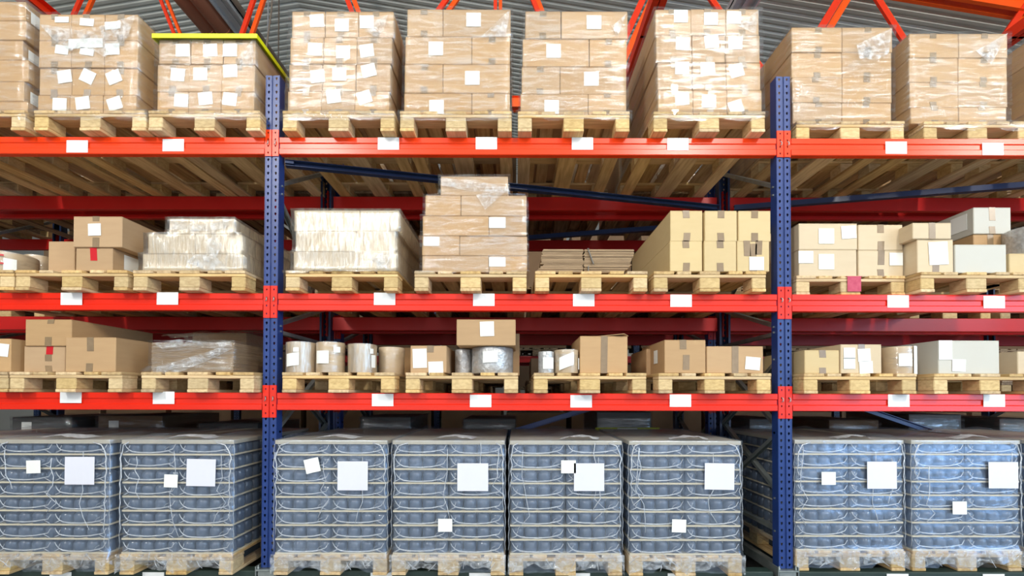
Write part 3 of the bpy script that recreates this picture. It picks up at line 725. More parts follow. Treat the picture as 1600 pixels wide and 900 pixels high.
pr = load([(341, [263, 365]), (365, [230, 304, 377]), (396, [221, 300, 379])], zm, YF, pl, mat='kraft_pale', tape=False, nd=2, word='pale')
wrap_load(pr, YF, p, pl, seed=12, mat='film_v', amp=.008, skirt=0, folds=[([(322, 378), (338, 366), (348, 384), (338, 402), (362, 424), (330, 426), (292, 410), (305, 398), (325, 400)], YF-.019, 4), ([(262, 344), (310, 352), (360, 344), (352, 358), (305, 362), (266, 358)], YF-.017, 6)])
pl = 'first pallet, middle bay, second shelf'
p = P_(445, 622, 'second', 'first in the middle bay, second shelf', 'the glaring silvery wrapped load')
pr = load([(328, [459, 562, 623]), (361, [461, 556, 618]), (393, [458, 558, 619])], zm, YF, pl, mat='kraft_pale', tape=False, nd=2, word='pale')
w = wrap_load(pr, YF, p, pl, seed=13, mat='film_v', amp=.007, skirt=.02, folds=[([(580, 405), (596, 396), (614, 394), (606, 416), (612, 424), (590, 420)], YF-.019, 8)])
pl = 'second pallet, middle bay, second shelf'
p = P_(647, 823, 'second', 'second in the middle bay, second shelf', 'the tall five-tier wrapped load')
pr = load([(275, [688, 794]), (305, [664, 720, 823]), (337, [660, 764, 823]), (368, [659, 718, 824]), (399, [659, 764, 824])], zm, YF, pl, mat='kraft', tape=False, nd=2, papers=[(777, 348, 0, 26, 17), (674, 377, -1, 25, 14), (777, 409, 0, 26, 15)])
wrap_load(pr, YF, p, pl, seed=14, mat='film', amp=.01, skirt=.02, folds=[([(744, 305), (768, 300), (790, 300), (758, 328)], YF-.019, 10), ([(690, 278), (750, 285), (794, 292), (796, 300), (740, 300), (690, 290)], YF-.013, 12)])
# flattened carton bundle
p = P_(835, 1013, 'second', 'third in the middle bay, second shelf', 'the tied bundle of flattened cartons')
t = empty('flattened_carton_bundle', 'tied bundle of flattened cartons on pallet, middle bay, second shelf', 'carton bundle', (0, 0, 0))
zc0 = zm; N = 22; ztop = W(900, 389, YF)[1]; dz = (ztop-zm)/N
for half in (0, 1):
    b = MB()
    for k in range(N):
        f = k/N
        if f < .36: xa, xb = 838+12*f/.36, 975+14*f/.36
        elif f < .62: xa, xb = 845+5*(f-.36), 985+12*(f-.36)
        else: xa, xb = 846+6*(f-.6), 989+8*(f-.6)
        mid = 912
        a, c = (xa, mid-1) if half == 0 else (mid+1, xb)
        x0 = W(a+rnd.uniform(-1, 1), 410, YF)[0]; x1 = W(c+rnd.uniform(-1, 1), 410, YF)[0]
        sag = -.012*(k/N) if half else 0
        b.box(x0, x1, YF+rnd.uniform(0, .012), YF+.9, zm+k*dz+.0005+0, zm+(k+.86)*dz+.0005)
    put('flattened_cartons', b.mesh('flattened_cartons', M['corr']), t)
b = MB()
xs, zs_ = W(921, 402, YF)
a = W(919, 391, YF); c = W(927, 413, YF)
b.bar((a[0], YF-.006, a[1]), (c[0], YF-.006, c[1]), .006, .014, up=(0, 1, 0)); a = W(919, 416, YF); b.bar((a[0], YF-.006, a[1]), (a[0], YF-.006, zm+.006), .006, .014, up=(0, 1, 0))
b.box(W(919, 391, YF)[0]-.007, W(919, 391, YF)[0]+.007, YF-.006, YF+.9, ztop+.0005, ztop+.003)
put('strap', b.mesh('strap', M['strap']), t)
# six yellow cartons
p = P_(1020, 1199, 'second', 'fourth in the middle bay, second shelf', 'the six yellowish cartons')
zs6 = W(1100, 377, PY)[1]
for r, (cols, zlo, pyt) in enumerate(((((1047, 1098), (1101, 1152), (1154, 1204)), zs6, 329), (((1046, 1098), (1100, 1151), (1152, 1202)), zm, 377))):
    for c, (a, e) in enumerate(cols):
        pp = [(1182, 412, 23, 21)] if (r, c) == (1, 2) else []
        tp = [(.32, .5, 1.0), (.66, .55, 1.0), (.5, 0, .1), (.5, .5, .9)] if (r, c) == (1, 2) else [(.5, 0, .28), (.5, .76, 1)]
        C_(a, e, pyt, zlo, PY+.005, 1.1, 'long yellowish carton with brown tape, %s row, %s of three beside the upright, second shelf' % (('upper', 'lower')[r], ('left', 'middle', 'right')[c]), 'kraft_y', tp, pp)
p = P_(1243, 1416, 'second', 'first in the right bay, second shelf', 'four labelled cartons, pink tape on it', yf=.03)
x, z = W(1334, 444, .03); b = MB(); b.box(-.05, .05, -.002, 0, -.055, .055); b.box(-.06, .06, -.002, .1, .055, .058)
put('pink_tape', b.mesh('pink_tape', M['pink']), p, (x-p.location.x, -.004, z-p.location.z))
_, z1 = C_(1248, 1339, 390, zm, PY+.14, .55, 'lower wide carton with two white labels, right bay, second shelf', 'kraft_pale', None, [(1259, 402, 23, 19), (1291, 409, 24, 24)])
C_(1248, 1340, 349, z1, PY+.14, .55, 'upper wide carton with two white labels, right bay, second shelf', 'kraft_pale', None, [(1291, 369, 24, 24), (1326, 363, 23, 20, 4)])
_, z1 = C_(1341, 1412, 391, zm, PY+.14, .55, 'lower narrow carton with one label and tape, right bay, second shelf', 'kraft_pale', [(.5, 0, .28), (.5, .45, 1)], [(1400, 405, 21, 20)])
C_(1341, 1411, 351, z1, PY+.14, .55, 'upper narrow carton with tape and no label, right bay, second shelf', 'kraft_pale', [(.5, 0, .35), (.5, .68, 1)])
p = P_(1440, 1614, 'second', 'second in the right bay, second shelf', 'mixed cartons and a wrapped roll')
_, z1 = C_(1433, 1490, 374, zm, PY+.03, .6, 'glossy wrapped square carton, lower left of mixed pallet, right bay, second shelf', 'kraft_pale', [(.5, 0, .25)], [(1466, 396, 30, 36, 3)])
C_(1426, 1487, 348, z1, PY+.02, .5, 'low carton with tape on the glossy square carton, right bay', 'kraft_pale', FULL)
_, z1 = C_(1492, 1573, 382, zm, PY+.03, .3, 'plain pale low carton in front, mixed pallet, right bay, second shelf', 'kraft_grey')
_, z1 = C_(1521, 1575, 366, zm, .28, .7, 'yellowish carton beneath the white-faced carton, right bay, second shelf', 'kraft', FULL)
C_(1521, 1580, 324, z1, .27, .75, 'white-faced carton with side labels, highest in right bay, second shelf', 'kraft_grey', [(.5, 0, .28), (.5, .5, 1)], sidep=[(-1, .12, .55, .14, .13), (-1, .42, .5, .12, .12)])
_, z1 = C_(1577, 1660, 396, zm, PY+.05, .6, 'kraft carton under the wrapped roll at the right edge, second shelf', 'kraft_y')
roll(1579, 1655, 346, z1, PY+.08, 'film-wrapped roll on a carton at the right edge, second shelf', 'bubble', [(-.5, .4, 16, 24)], seed=5)
# ================= THIRD SHELF
p = P_(-164, 10, 'third', 'first in the left bay, third shelf', 'the carton cut by the frame')
C_(-60, 17, 529, zb, -.06, .5, 'carton with white label cut by the left edge, third shelf', papers=[(4, 547, 20, 20, -6)])
p = P_(14, 190, 'third', 'second in the left bay, third shelf', 'three large brown cartons')
_, z1 = C_(37, 102, 541, zb, -.03, .7, 'carton with red tape band under another carton, left bay, third shelf', tape=[(.62, 0, .25), (.6, .42, .68)])
tapes(_, .3, z1-zb, [(.62, .68, 1.0)], 'redtape')
C_(39, 112, 499, z1, -.04, .75, 'highest carton with tape patch, left bay, third shelf', tape=[(.5, 0, .34), (.55, .84, 1)])
C_(102, 181, 527, zb, -.055, .75, 'wide carton in front with two tape pieces, left bay, third shelf', tape=[(.48, 0, .25), (.5, .6, 1)])
p = P_(222, 394, 'third', 'third in the left bay, third shelf', 'the wrapped block of flat sheets')
pl = 'third pallet, left bay, third shelf'
x0, z1 = W(237, 533, YF); x1 = W(365, 533, YF)[0]
t = empty('sheet_stack', 'dense stack of flat cardboard sheets in crinkled film, left bay, third shelf', 'sheet stack', ((x0+x1)/2, YF, zb+.001))
b = MB(); n = 26; h = z1-zb-.01
for k in range(n): q = rnd.uniform(-.003, .003); b.box(x0-(x0+x1)/2+q, x1-(x0+x1)/2+q, abs(q), .8, h*k/n, h*(k+.8)/n)
put('sheets', b.mesh('sheets', M['corr']), t)
o = C_(300, 385, 520, zb, .78, .33, 'dark-filmed carton hidden behind the sheet stack, left bay, third shelf')
xe = W(385, 520, .78)[0]; ze = o[1]
wrap([(z1+.006, x0-.015, x1+.02, YF-.019, YF+.73), (zb+(z1-zb)*.75, x0-.012, x1+.015, YF-.013, YF+.73), (zb+(z1-zb)*.5, x0-.014, x1+.014, YF-.017, YF+.73), (zb+(z1-zb)*.25, x0-.014, x1+.016, YF-.013, YF+.73), (zb+.004, x0-.05, x1+.04, PY-.012, YF+.73)],
     'crinkled clear film around the stack of flat sheets, left bay, third shelf', 'film', 21, .012, n=20, folds=[([(238, 575), (270, 566), (330, 548), (362, 536), (364, 545), (320, 566), (275, 584), (242, 585)], YF-.016, 2), ([(240, 536), (280, 530), (330, 535), (362, 534), (350, 542), (300, 540), (255, 546)], YF-.016, 5)])
# tent of loose film rising behind
b = MB(); n = 12; vs = []
for j in range(n+1):
    for i in range(n+1):
        u, v = i/n, j/n
        x = x0+.03+(xe-x0+.1)*u*(.7+.3*v)+v*.1; y = YF+.05+v*1.0
        z = z1+.012+(ze-z1+.02)*v + .03*noise.noise(Vector((u*4, v*4, 0)))
        if u > .75: z -= (u-.75)*.5
        vs.append((x, y, z+.03))
b.add(vs, [(j*(n+1)+i, j*(n+1)+i+1, (j+1)*(n+1)+i+1, (j+1)*(n+1)+i) for j in range(n) for i in range(n)], 0, True)
tag(put('loose_film', b.mesh('loose_film', M['film_v'])), 'loose grey film sloping up behind the sheet stack, left bay, third shelf', 'film sheet')
p = P_(441, 616, 'third', 'first in the middle bay, third shelf', 'the row of kraft rolls')
roll(449, 494, 534, zb, PY+.03, 'silver-sided roll with tilted paper, nearest the upright, third shelf', filmmat='film_v', papers=[(-.15, .42, 20, 20, 1), (.1, .74, 8, 7)], seed=11)
roll(495.5, 538.5, 534, zb, PY+.03, 'roll with square paper, second from the upright, third shelf', papers=[(-.2, .5, 20, 20), (.7, .75, 10, 9)], seed=12)
roll(545, 588.5, 537, zb, PY+.03, 'roll with film twist on top, third from the upright, third shelf', filmmat='film_v', papers=[(.88, .4, 8, 20), (.8, .75, 6, 8)], seed=13)
roll(592, 632, 542, zb, .12, 'plain brown roll set back beside three rolls, third shelf', papers=[], filmmat='film', seed=14)
C_(622, 652, 543, zb, .5, .4, 'small dark carton behind the plain brown roll, third shelf')
p = P_(633, 810, 'third', 'second in the middle bay, third shelf', 'the carton and bubble-wrapped bundle')
C_(641, 698, 540, zb, PY+.05, .6, 'carton with two overlapping papers, middle bay, third shelf', papers=[(656, 560, 22, 30, 2), (681, 575, 23, 20, 2)], tape=[(.55, .75, 1)])
o = roll(737, 802, 542, zb, PY+.06, 'fat roll in silver bubble film under a carton, third shelf', 'bubble', [(-.05, .62, 22, 18, .5)], seed=15)
zr = W(770, 542, PY+.06)[1]
C_(713, 806, 499, zr+.006, PY+.03, .45, 'carton with one paper balanced on the silver roll, third shelf', papers=[(761, 514, 22, 23, 2)])
roll(711, 738, 546, zb, .12, 'narrow silver roll beside the fat roll, third shelf', 'bubble', [], seed=16)
for k in range(7):
    C_(800, 812+rnd.uniform(-1, 1), 588-10*(k+1), zb+k*.048*1.27, .45, .5, 'flat brown carton in the column behind the silver roll, third shelf, %s from bottom' % ORD[k])if False else None
C_(790, 812, 521, zb, .42, .5, 'tall brown carton behind the silver roll, middle bay, third shelf')
p = P_(832, 1012, 'third', 'third in the middle bay, third shelf', 'the tall taped carton')
roll(841, 866, 549, zb, PY+.04, 'short film-wrapped roll with pale paper, third middle-bay pallet, third shelf', 'bubble', [(.2, .45, 16, 18)], seed=17)
roll(866, 904, 546, zb, PY+.02, 'crumpled wrapped roll with tilted paper beside tall carton, third shelf', 'kraft_roll', [(-.1, .5, 22, 20, 3), (.9, .4, 6, 18)], seed=18)
o, z1 = C_(906, 981, 525, zb, PY+.05, .5, 'tallest carton with full-height tape on the third shelf', tape=FULL)
b = MB(); h_ = z1-zb; b.bar((-.02, .12, h_+.003), (.17, .03, h_+.012), .14, .004); put('loose_flap', b.mesh('loose_flap', M['kraft']), o)
p = P_(1030, 1204, 'third', 'fourth in the middle bay, third shelf', 'two taped cartons beside the upright')
C_(1038, 1103, 531, zb, PY+.03, .6, 'carton with crooked tape and side label, fourth pallet, third shelf', tape=[(.45, .72, 1), (.52, .1, .55)], sidep=[(-1, .2, .55, .09, .1)])
C_(1104, 1193, 541, zb, PY+.03, .4, 'wide carton with paper beside the crooked-tape carton, third shelf', tape=FULL, papers=[(1176, 568, 23, 20, -5)])
C_(1010, 1032, 545, zb, .3, .5, 'carton peeking behind the crooked-tape carton, third shelf')
p = P_(1254, 1435, 'third', 'first in the right bay, third shelf', 'two cartons and a wrapped roll')
C_(1257, 1312, 547, zb, PY+.03, .55, 'plain taped carton nearest the upright, right bay, third shelf', tape=[(.52, 0, .25), (.52, .68, 1)], mat='kraft_y')
C_(1313.5, 1378, 538, zb, PY+.02, .55, 'carton with four white papers, right bay, third shelf', tape=[(.5, .8, 1)], papers=[(1327, 552, 18, 17), (1327, 568, 18, 17), (1350, 555, 20, 20, 3), (1353, 574, 21, 19, 3)], mat='kraft_pale')
roll(1381, 1424, 541, zb, PY+.03, 'film-wrapped roll beside the four-paper carton, right bay, third shelf', papers=[(-.25, .5, 17, 20), (.6, .5, 16, 44)], seed=19)
p = P_(1460, 1636, 'third', 'second in the right bay, third shelf', 'the big pale creased carton')
C_(1466, 1562, 532, zb, PY+.04, .7, 'big pale carton with two papers, right bay, third shelf', 'kraft_grey', None, [(1477, 547, 21, 30), (1498, 571, 21, 19, -2)])
C_(1590, 1680, 549, zb, PY+.05, .55, 'pale carton cut by the right edge, third shelf', 'kraft_pale')
# ================= BOTTOM LEVEL : jar stacks
JR = .0455
def jar_mesh():
    b = MB(); b.lathe([(JR*.9, 0), (JR, .006), (JR, .05), (JR*.97, .062), (JR*.86, .072), (JR*.66, .080), (JR*.4, .086), (JR*.1, .0895)], 14); return b.mesh('jar', M['jar'])
JM = jar_mesh()
TH = .0995
def packfilm(w, d, seed):
    b = MB(); h = .093; nx, nz = 12, 5; vs = []
    # bulged front sheet with soft corners
    for side in range(4):
        vs = []
        for j in range(nz+1):
            for i in range(nx+1):
                u, v = i/nx, j/nz
                bul = .010*math.sin(math.pi*u)**.5*math.sin(math.pi*min(1, v*1.1+.02))**.5 if 0 < u < 1 else 0
                q = noise.noise(Vector((u*5+seed, v*3, side)))*.004
                if side == 0: p = (-w/2+w*u, -.002-bul*.6-abs(q), .001+h*v)
                elif side == 2: p = (w/2-w*u, d, .001+h*v)
                elif side == 1: p = (w/2+bul*.3, d*u, .001+h*v)
                else: p = (-w/2-bul*.3, d-d*u, .001+h*v)
                vs.append(p)
        b.add(vs, [(j*(nx+1)+i, j*(nx+1)+i+1, (j+1)*(nx+1)+i+1, (j+1)*(nx+1)+i) for j in range(nz) for i in range(nx)], 0, True)
    r_ = random.Random(seed)
    # gathered creases: a sagging line from side to side with rising ends
    def crease(pts, w0):
        P = [(-w/2+w*u, -.010-.004*math.sin(math.pi*u), h*v) for u, v in pts]
        b.tube(P, [w0*(.35+.65*math.sin(math.pi*(k+.5)/len(P))) for k in range(len(P))], 4, 1)
    lo = r_.uniform(.16, .26)
    crease([(.03, .85), (.06, .6), (.11, .38), (.18, lo+.06), (.3, lo), (.5, lo-.02), (.7, lo+.03), (.84, lo+.14), (.92, .45), (.97, .8)], .0052)
    crease([(.12, .34), (.06, .22), (.02, .16)], .0034); crease([(.84, lo+.12), (.9, lo), (.96, .1)], .003)
    crease([(.1, .4), (.13, .55+r_.uniform(0, .2))], .0026)
    if seed % 2: crease([(.75, lo+.02), (.8, .5), (.86, .62)], .0015)
    return b.mesh('pack_film', [M['film_jar'], M['film_edge']])
PW = .385; PD = .385
FM = [packfilm(PW, PD, s) for s in range(4)]
def make_pack(front, side, variant):
    t = empty('jar_pack', 'pack', 'jar pack', (0, 0, 0))
    sp = PW/4
    pos = []
    if front: pos += [(-PW/2+sp*(i+.5), sp*.5+.004) for i in range(4)]
    if side:
        x = side*(PW/2-sp*.5)
        pos += [(x, sp*(j+.5)) for j in range(4) if not (front and j == 0)]
    for (x, y) in pos: put('jar', JM, t, (x, y, .001))
    put('pack_film', FM[variant % 4], t)
    return t
PROT = {}
def pack(front, side, v, loc, label, group):
    k = (front, side, v % 4)
    if k not in PROT:
        t = make_pack(front, side, v); PROT[k] = t; t.location = loc; t['label'] = label
        if group: t['group'] = group
        return t
    return dup(PROT[k], loc, 0, label, group)
BOT = [(-2, 166, 0, 1, 'first', 'left bay'), (194, 358, 0, 1, 'second', 'left bay'), (430, 603, 1, 1, 'first', 'middle bay'), (613, 788, 1, 1, 'second', 'middle bay'),
       (797, 971, 1, -1, 'third', 'middle bay'), (985, 1157, 1, -1, 'fourth', 'middle bay'), (1242, 1414, 2, -1, 'first', 'right bay'), (1424, 1597, 2, -1, 'second', 'right bay'),
       (-186, -14, 0, 1, 'outermost', 'left bay'), (1612, 1784, 2, -1, 'outermost', 'right bay')]
shts = {0: [(55, 729, 22, 20, 2), (127, 735, 46, 43, 0)], 1: [(269, 751, 21, 20, -2), (316, 738, 45, 42, -1)], 2: [(489, 727, 23, 22, 13), (552, 743, 47, 45, 0)],
        3: [(696, 820, 22, 20, 0), (739, 745, 48, 43, 0)], 4: [(888, 729, 23, 20, 0), (920, 745, 47, 43, 0)], 5: [(1060, 821, 22, 20, -2), (1123, 744, 46, 41, -1)],
        6: [(1293, 747, 22, 20, 0), (1376, 742, 46, 42, 0)], 7: [(1497, 793, 22, 20, 0), (1565, 742, 46, 41, 0)]}
NT = 8
for bi, (pa, pb, bay, side, on, bn) in enumerate(BOT):
    PYb = .02 if bay == 2 else PY
    xa, xb = W(pa, 780, PYb)[0], W(pb, 780, PYb)[0]; xc = (xa+xb)/2
    place = '%s bottom pallet, %s' % (on, bn)
    pal = P_(pa, pb, 'bottom', '%s on the bottom level, %s' % (on, bn), 'a stack of jar trays', yf=PYb); pal.location.x = xc
    Y0 = PYb+.012
    for k in range(NT):
        zk = z0+.005+k*TH
        tier = ORD[NT-1-k] if k < NT-1 else 'top'
        b = MB()
        if k not in CBM:
            b.cbox(-.392, .392, -.004, 1.17, 0, .004, .0012)
            # upturned cardboard lip along the front
            b.box(-.392, .392, -.005, -.004, 0, .012); b.box(-.393, -.392, -.004, 1.17, 0, .012); b.box(.392, .393, -.004, 1.17, 0, .012)
            CBM[k] = b.mesh('layer_board', M['tier'])
        tag(put('layer_board', CBM[k], None, (xc, Y0, zk-.0045)), 'thin cardboard layer board under the %s tier of the %s' % (tier, place), 'layer board')
        for c in (0, 1):
            x = xc + (-1 if c == 0 else 1)*(PW/2+.004)
            sd = side if (c == 1) == (side == 1) else 0
            if bi >= 8 and not sd: continue
            pack(True, sd, rnd.randrange(4), (x, Y0+.004, zk), 'pack of dark jars, %s tier, %s half, front, %s' % (tier, ('left', 'right')[c], place), None)
        xs_ = xc+side*(PW/2+.004)
        for d in (1, 2):
            pack(False, side, rnd.randrange(4), (xs_, Y0+.004+d*(PD+.003), zk), 'pack of dark jars behind the front ones, %s' % place, 'side packs of the '+place)
    zt_ = z0+.005+NT*TH
    b = MB(); b.cbox(xc-.395, xc+.395, Y0-.006, Y0+1.172, zt_-.006, zt_+.004, .002)
    for (a0, a1, c0, c1) in ((xc-.397, xc+.397, Y0-.009, Y0-.006), (xc-.398, xc-.395, Y0-.008, Y0+1.17), (xc+.395, xc+.398, Y0-.008, Y0+1.17)): b.cbox(a0, a1, c0, c1, zt_-.022, zt_+.006, .001)
    tag(put('top_cover', b.mesh('top_cover', M['cover'])), 'pale cover board on top of the %s' % place, 'cover board')
    rows = []; g = .016
    rows.append((zt_+.012, xc-.405, xc+.405, Y0-g, Y0+1.185)); rows.append((zt_-.004, xc-.405, xc+.405, Y0-g-.002, Y0+1.187))
    for k in range(NT-1, -1, -1):
        zk = z0+.005+k*TH
        rows.append((zk+TH*.7, xc-.401, xc+.401, Y0-g+.001, Y0+1.182)); rows.append((zk+TH*.35, xc-.400, xc+.400, Y0-g+.002, Y0+1.182))
        if k: rows.append((zk+.004, xc-.407, xc+.407, Y0-g-.004, Y0+1.187)); 
    rows.append((z0+.004, xc-.406, xc+.406, Y0-g-.012, Y0+1.2)); rows.append((z0-.05, xc-.407, xc+.407, Y0-g-.014, Y0+1.21)); rows.append((z0-.115, xc-.409, xc+.409, Y0-g-.02, Y0+1.21))
    cr = []; r_ = random.Random(bi+50); yf = Y0-g-.006
    for k in range(3):     # vertical gathers
        x = xc+r_.choice((-.36, -.3, -.02, .2, .33))+r_.uniform(-.03, .03); z_a = zt_-r_.uniform(0, .2); L = r_.uniform(.2, .6)
        cr.append(([(x+r_.uniform(-.01, .01)*q, yf, z_a-L*q/6) for q in range(7)], r_.uniform(.002, .0035)))
    for s in (-1, 1):      # gathered corners
        A_ = r_.uniform(.05, .12); pts = [(xc+s*(.39-A_), yf-.004, zt_-.010), (xc+s*(.395-A_*.45), yf-.004, zt_-.028), (xc+s*(.385-A_*.1), yf, zt_-.075)]
        E_ = r_.uniform(.25, .75); n_ = int(E_/.045)
        pts += [(xc+s*(.388-A_*.1+r_.uniform(-.006, .006)+.008*(q_ % 2)), yf-.002, zt_-.075-.045*q_) for q_ in range(1, n_)]
        cr.append((pts, [.0045]*3+[.0045*(1-q_/n_)+.001 for q_ in range(1, n_)]))
        cr.append(([(xc+s*(.40+.006*(q_ % 2)), yf+.012, zt_-.02-q_*TH*.5) for q_ in range(16)], .0018))
    for k in range(9):     # scrunched ends near the pallet
        x = xc+r_.uniform(-.38, .38); z_a = z0+r_.uniform(-.06, .03); dx = r_.uniform(-.07, .07)
        cr.append(([(x, yf-.012, z_a), (x+dx*.5, yf-.016, z_a-.03), (x+dx, yf-.014, z_a-.05)], .0022))
    w = wrap(rows, 'blueish clear film around the jar packs of the %s' % place, 'film_jar', bi+30, .003, n=24, ragged=.11, creases=cr, topz=.05)
    # ragged skirt of film hanging over the pallet
    b = MB(); vs = []; nn = 40
    for j in range(6):
        for i in range(nn+1):
            u = i/nn; x = xc-.408+.816*u; q_ = noise.noise(Vector((u*7+bi*3, 0, 5)))
            gapn = max(0, math.sin(math.pi*(u*2 % 1)))**.6
            L_ = .14-gapn*(.035+.05*max(0, q_+.3)) + .012*noise.noise(Vector((u*40, bi, 2)))
            vs.append((x, Y0-g-.026-.010*abs(noise.noise(Vector((u*24+bi, j*1.4, 1)))), z0+.012-L_*j/5))
    b.add(vs, [(j*(nn+1)+i, j*(nn+1)+i+1, (j+1)*(nn+1)+i+1, (j+1)*(nn+1)+i) for j in range(5) for i in range(nn)], 0, True)
    put('film_skirt', b.mesh('film_skirt', M['film_fold']), w)
    # tail of film on the top edge
    b = MB(); q = MB(); tx = xc+r_.uniform(-.02, .1); vs = []
    for j in range(5):
        for i in range(9):
            u = i/8; v = j/4
            vs.append((tx-.14+u*.28+v*.04, Y0-g-.006+v*.16+.02*u, zt_+.016+.03*math.sin(math.pi*u)*(1-abs(v-.35))+.012*noise.noise(Vector((u*6, v*5, bi)))))
    b.add(vs, [(j*9+i, j*9+i+1, (j+1)*9+i+1, (j+1)*9+i) for j in range(4) for i in range(8)], 0, True)
    put('film_tail', b.mesh('film_tail', M['film_edge']), w)
    for (px, py, pw, ph, ro) in shts.get(bi, ()):
        x, z = W(px, py, Y0-g); s = scl(Y0-g)
        paper_at(w, x, Y0-g-.012, z, pw/s, ph/s, math.radians(ro), 'sheet' if pw > 30 else 'paper', 'document_sheet' if pw > 30 else 'paper_label')
# ================= SECOND RACK (behind)
def ordn(k): return (ORD+['ninth', 'tenth', 'eleventh', 'twelfth'])[k]
k = 0; NB = {-1: 'bay beyond the left bay', 0: BAYN[0], 1: BAYN[1], 2: BAYN[2], 3: 'bay beyond the right bay'}
POSB = {-1: XB[0], 0: XB[1], 1: XB[2], 2: XB[3], 3: XB[4]}
for bay in (-1, 0, 1, 2, 3):
    for q in ((3,) if bay == -1 else (0,) if bay == 3 else range(4)):
        x = POSB[bay]+.09+.4+q*.895+rnd.uniform(-.02, .02)+.02
        pallet(x, BF-.06, ZT-.004, 'weathered pallet on the second rack top shelf, %s in the %s' % (ORD[q], NB[bay]), rnd.uniform(-.01, .01), True)
        zz = ZT-.004+.146
        hh = rnd.choice((.5, .6, .4))
        for c in range(2):
            for r in range(1):
                carton(x-.38+c*.38, x+c*.38, BF-.02, 1.1, zz+r*hh, zz+(r+1)*hh, 'brown carton on the %s weathered pallet, second rack top shelf, %s' % (ORD[q], NB[bay]), 'kraft', None, (), 'cartons on the second rack top shelf, %s %s' % (ORD[q], NB[bay]))
for bay in (-1, 0, 1, 2, 3):
    for q in ((2, 3) if bay == -1 else (0, 1) if bay == 3 else range(4)):
        x = POSB[bay]+.09+.4+q*.895+.02; v = (bay*4+q)
        pallet(x, BF-.06, ZM-.004, 'weathered pallet on the second rack second shelf, %s in the %s' % (ORD[q], NB[bay]), 0, True)
        hh = (.16, .1, .2, .12)[v % 4]
        carton(x-.36, x+.3, BF, .8, ZM+.142, ZM+.142+hh, 'low brown carton, second rack second shelf, %s in the %s' % (ORD[q], NB[bay]), 'kraft')
        pallet(x, BF-.06, ZB-.004, 'weathered pallet on the second rack third shelf, %s in the %s' % (ORD[q], NB[bay]), 0, True)
        if v % 3 != 1:
            carton(x-.36, x+.1, BF+.1, .6, ZB+.142, ZB+.142+.22, 'brown carton, second rack third shelf, %s in the %s' % (ORD[q], NB[bay]), 'kraft', None, [(x-.1, ZB+.25, .12, .1, 0)] if v % 2 else ())
# carton standing right of the six yellow ones
C_(1196, 1214, 365, ZM+.001, .55, .3, 'tall narrow carton behind the upright beside the yellow cartons, second shelf', 'kraft')
# bottom of the second rack: film wrapped loads
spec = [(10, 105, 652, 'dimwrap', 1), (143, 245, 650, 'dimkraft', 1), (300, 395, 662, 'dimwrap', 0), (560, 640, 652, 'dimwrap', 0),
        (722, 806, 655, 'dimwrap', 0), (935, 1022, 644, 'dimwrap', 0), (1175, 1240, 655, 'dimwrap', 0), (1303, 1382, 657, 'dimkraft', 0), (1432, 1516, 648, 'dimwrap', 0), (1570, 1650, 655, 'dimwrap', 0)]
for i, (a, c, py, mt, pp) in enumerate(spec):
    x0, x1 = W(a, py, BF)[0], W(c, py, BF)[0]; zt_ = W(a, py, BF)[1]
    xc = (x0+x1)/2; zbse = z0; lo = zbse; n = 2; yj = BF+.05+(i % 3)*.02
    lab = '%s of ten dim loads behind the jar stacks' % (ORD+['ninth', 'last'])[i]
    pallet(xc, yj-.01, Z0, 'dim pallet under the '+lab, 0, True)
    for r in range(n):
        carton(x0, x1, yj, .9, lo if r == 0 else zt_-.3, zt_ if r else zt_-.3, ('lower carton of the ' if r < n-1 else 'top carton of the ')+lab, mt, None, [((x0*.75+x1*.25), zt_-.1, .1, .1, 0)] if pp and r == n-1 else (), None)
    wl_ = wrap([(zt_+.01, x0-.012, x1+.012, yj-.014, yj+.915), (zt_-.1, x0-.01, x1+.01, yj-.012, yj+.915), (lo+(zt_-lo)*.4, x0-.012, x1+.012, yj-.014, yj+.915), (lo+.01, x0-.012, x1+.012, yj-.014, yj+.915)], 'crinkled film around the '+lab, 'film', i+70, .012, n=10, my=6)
    if i == 5: yl_ = wl_; yy_ = yj
yf_ = yy_-.03; x0, z1 = W(930, 668, yf_); x1 = W(1030, 668, yf_)[0]
b = MB(); b.cbox(x0, x1, yf_-.012, yf_, z1-.055, z1, .002); put('edge_board', b.mesh('edge_board', M['darkyel']), yl_)
b = MB(); b.box(x0+.22, x0+.42, yf_-.014, yf_-.0122, z1-.05, z1-.005); put('paper_label', b.mesh('paper_label', M['paper']), yl_)
q_ = MB()
for ch in kids(PROTO_OLD):
    q_.add([tuple(v.co) for v in ch.data.vertices], [tuple(p.vertices) for p in ch.data.polygons])
FARP = q_.mesh('far_pallet', M['wood_old'])
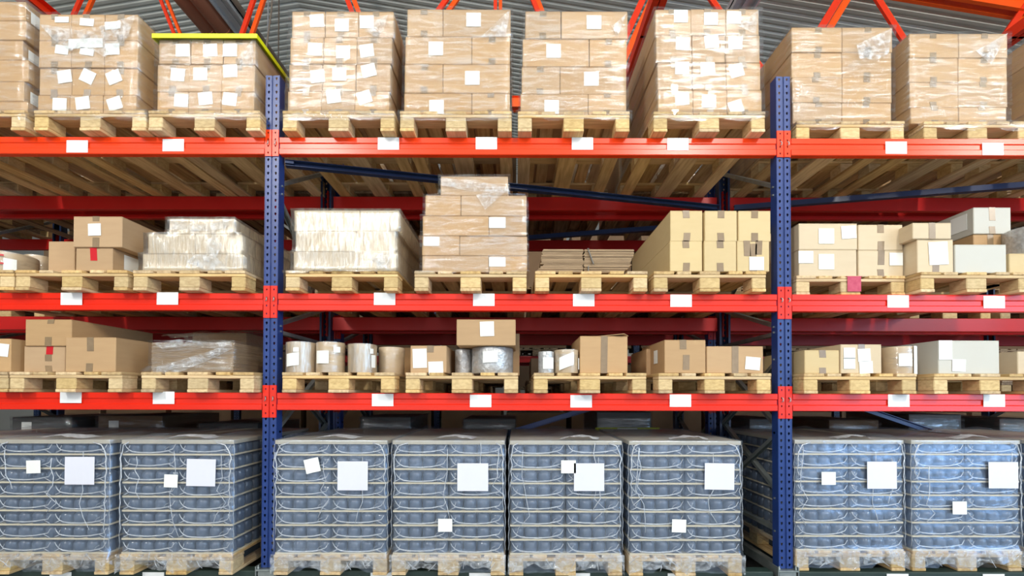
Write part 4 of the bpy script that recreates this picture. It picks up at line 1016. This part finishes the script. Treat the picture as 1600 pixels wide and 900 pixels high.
for i in range(5):       # distant rack goods
    for q in range(3):
        x = XC[i]+.65+q*1.22
        for sh, zz in (('top', ZT), ('second', ZM), ('third', ZB), ('bottom', .001)):
            tag(put('wooden_pallet', FARP, None, (x, CF-.05, zz+.001)), 'dim pallet, distant rack, %s level, %s of the %s bay' % (sh, ORD[q], ORD[i]), 'pallet')
            h = {'bottom': 1.2, 'third': .42, 'second': .78, 'top': 1.15}[sh]*rnd.uniform(.9, 1)
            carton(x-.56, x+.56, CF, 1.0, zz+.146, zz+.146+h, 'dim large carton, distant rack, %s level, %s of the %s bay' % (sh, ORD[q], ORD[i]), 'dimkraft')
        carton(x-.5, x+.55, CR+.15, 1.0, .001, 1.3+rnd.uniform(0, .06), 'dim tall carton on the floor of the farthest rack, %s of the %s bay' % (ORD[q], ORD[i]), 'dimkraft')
# ------------------------------------------------------------------ light
def area(name, loc, rot, sx, sy, power, col):
    d = bpy.data.lights.new(name, 'AREA'); d.shape = 'RECTANGLE'; d.size = sx; d.size_y = sy; d.energy = power; d.color = col
    o = bpy.data.objects.new(name, d); COL.objects.link(o); o.location = loc
    v = Vector(rot) - Vector(loc); o.rotation_euler = v.to_track_quat('-Z', 'Y').to_euler()
    return o
warm = (1, .95, .86)
area('window_light', (-5.0, -8.5, 7.4), (-5.0, 0, 7.0), .55, 2.6, 660, warm)
area('window_light', (4.2, -8.5, 8.2), (4.2, 0, 7.8), .5, 2.6, 660, warm)
area('window_light', (12.2, -8.5, 7.4), (10, 0, 7), .6, 2.6, 640, warm)
area('dock_door_light', (11.5, -8.5, 2.6), (4, 0, 1.4), 6, 4, 620, (.42, .68, 1))
area('aisle_daylight', (0, -8.8, 3.2), (0, 0, 3.2), 16, 5, 370, (.9, .95, 1))
area('ceiling_fill_light', (0, -8.6, 9.6), (0, 0, 15), 26, 1.6, 1000, (.95, .98, 1))  # added fill behind the camera to brighten the ceiling, no known windows
w = bpy.data.worlds.new('world'); C.world = w; w.use_nodes = True
w.node_tree.nodes['Background'].inputs[0].default_value = (.86, .93, 1, 1); w.node_tree.nodes['Background'].inputs[1].default_value = .3
C.view_settings.view_transform = 'Standard'; C.view_settings.look = 'None'; C.view_settings.exposure = -0.2; C.view_settings.gamma = 1
C.view_settings.use_curve_mapping = False
C.cycles.transparent_max_bounces = 16; C.cycles.max_bounces = 8; C.cycles.diffuse_bounces = 4
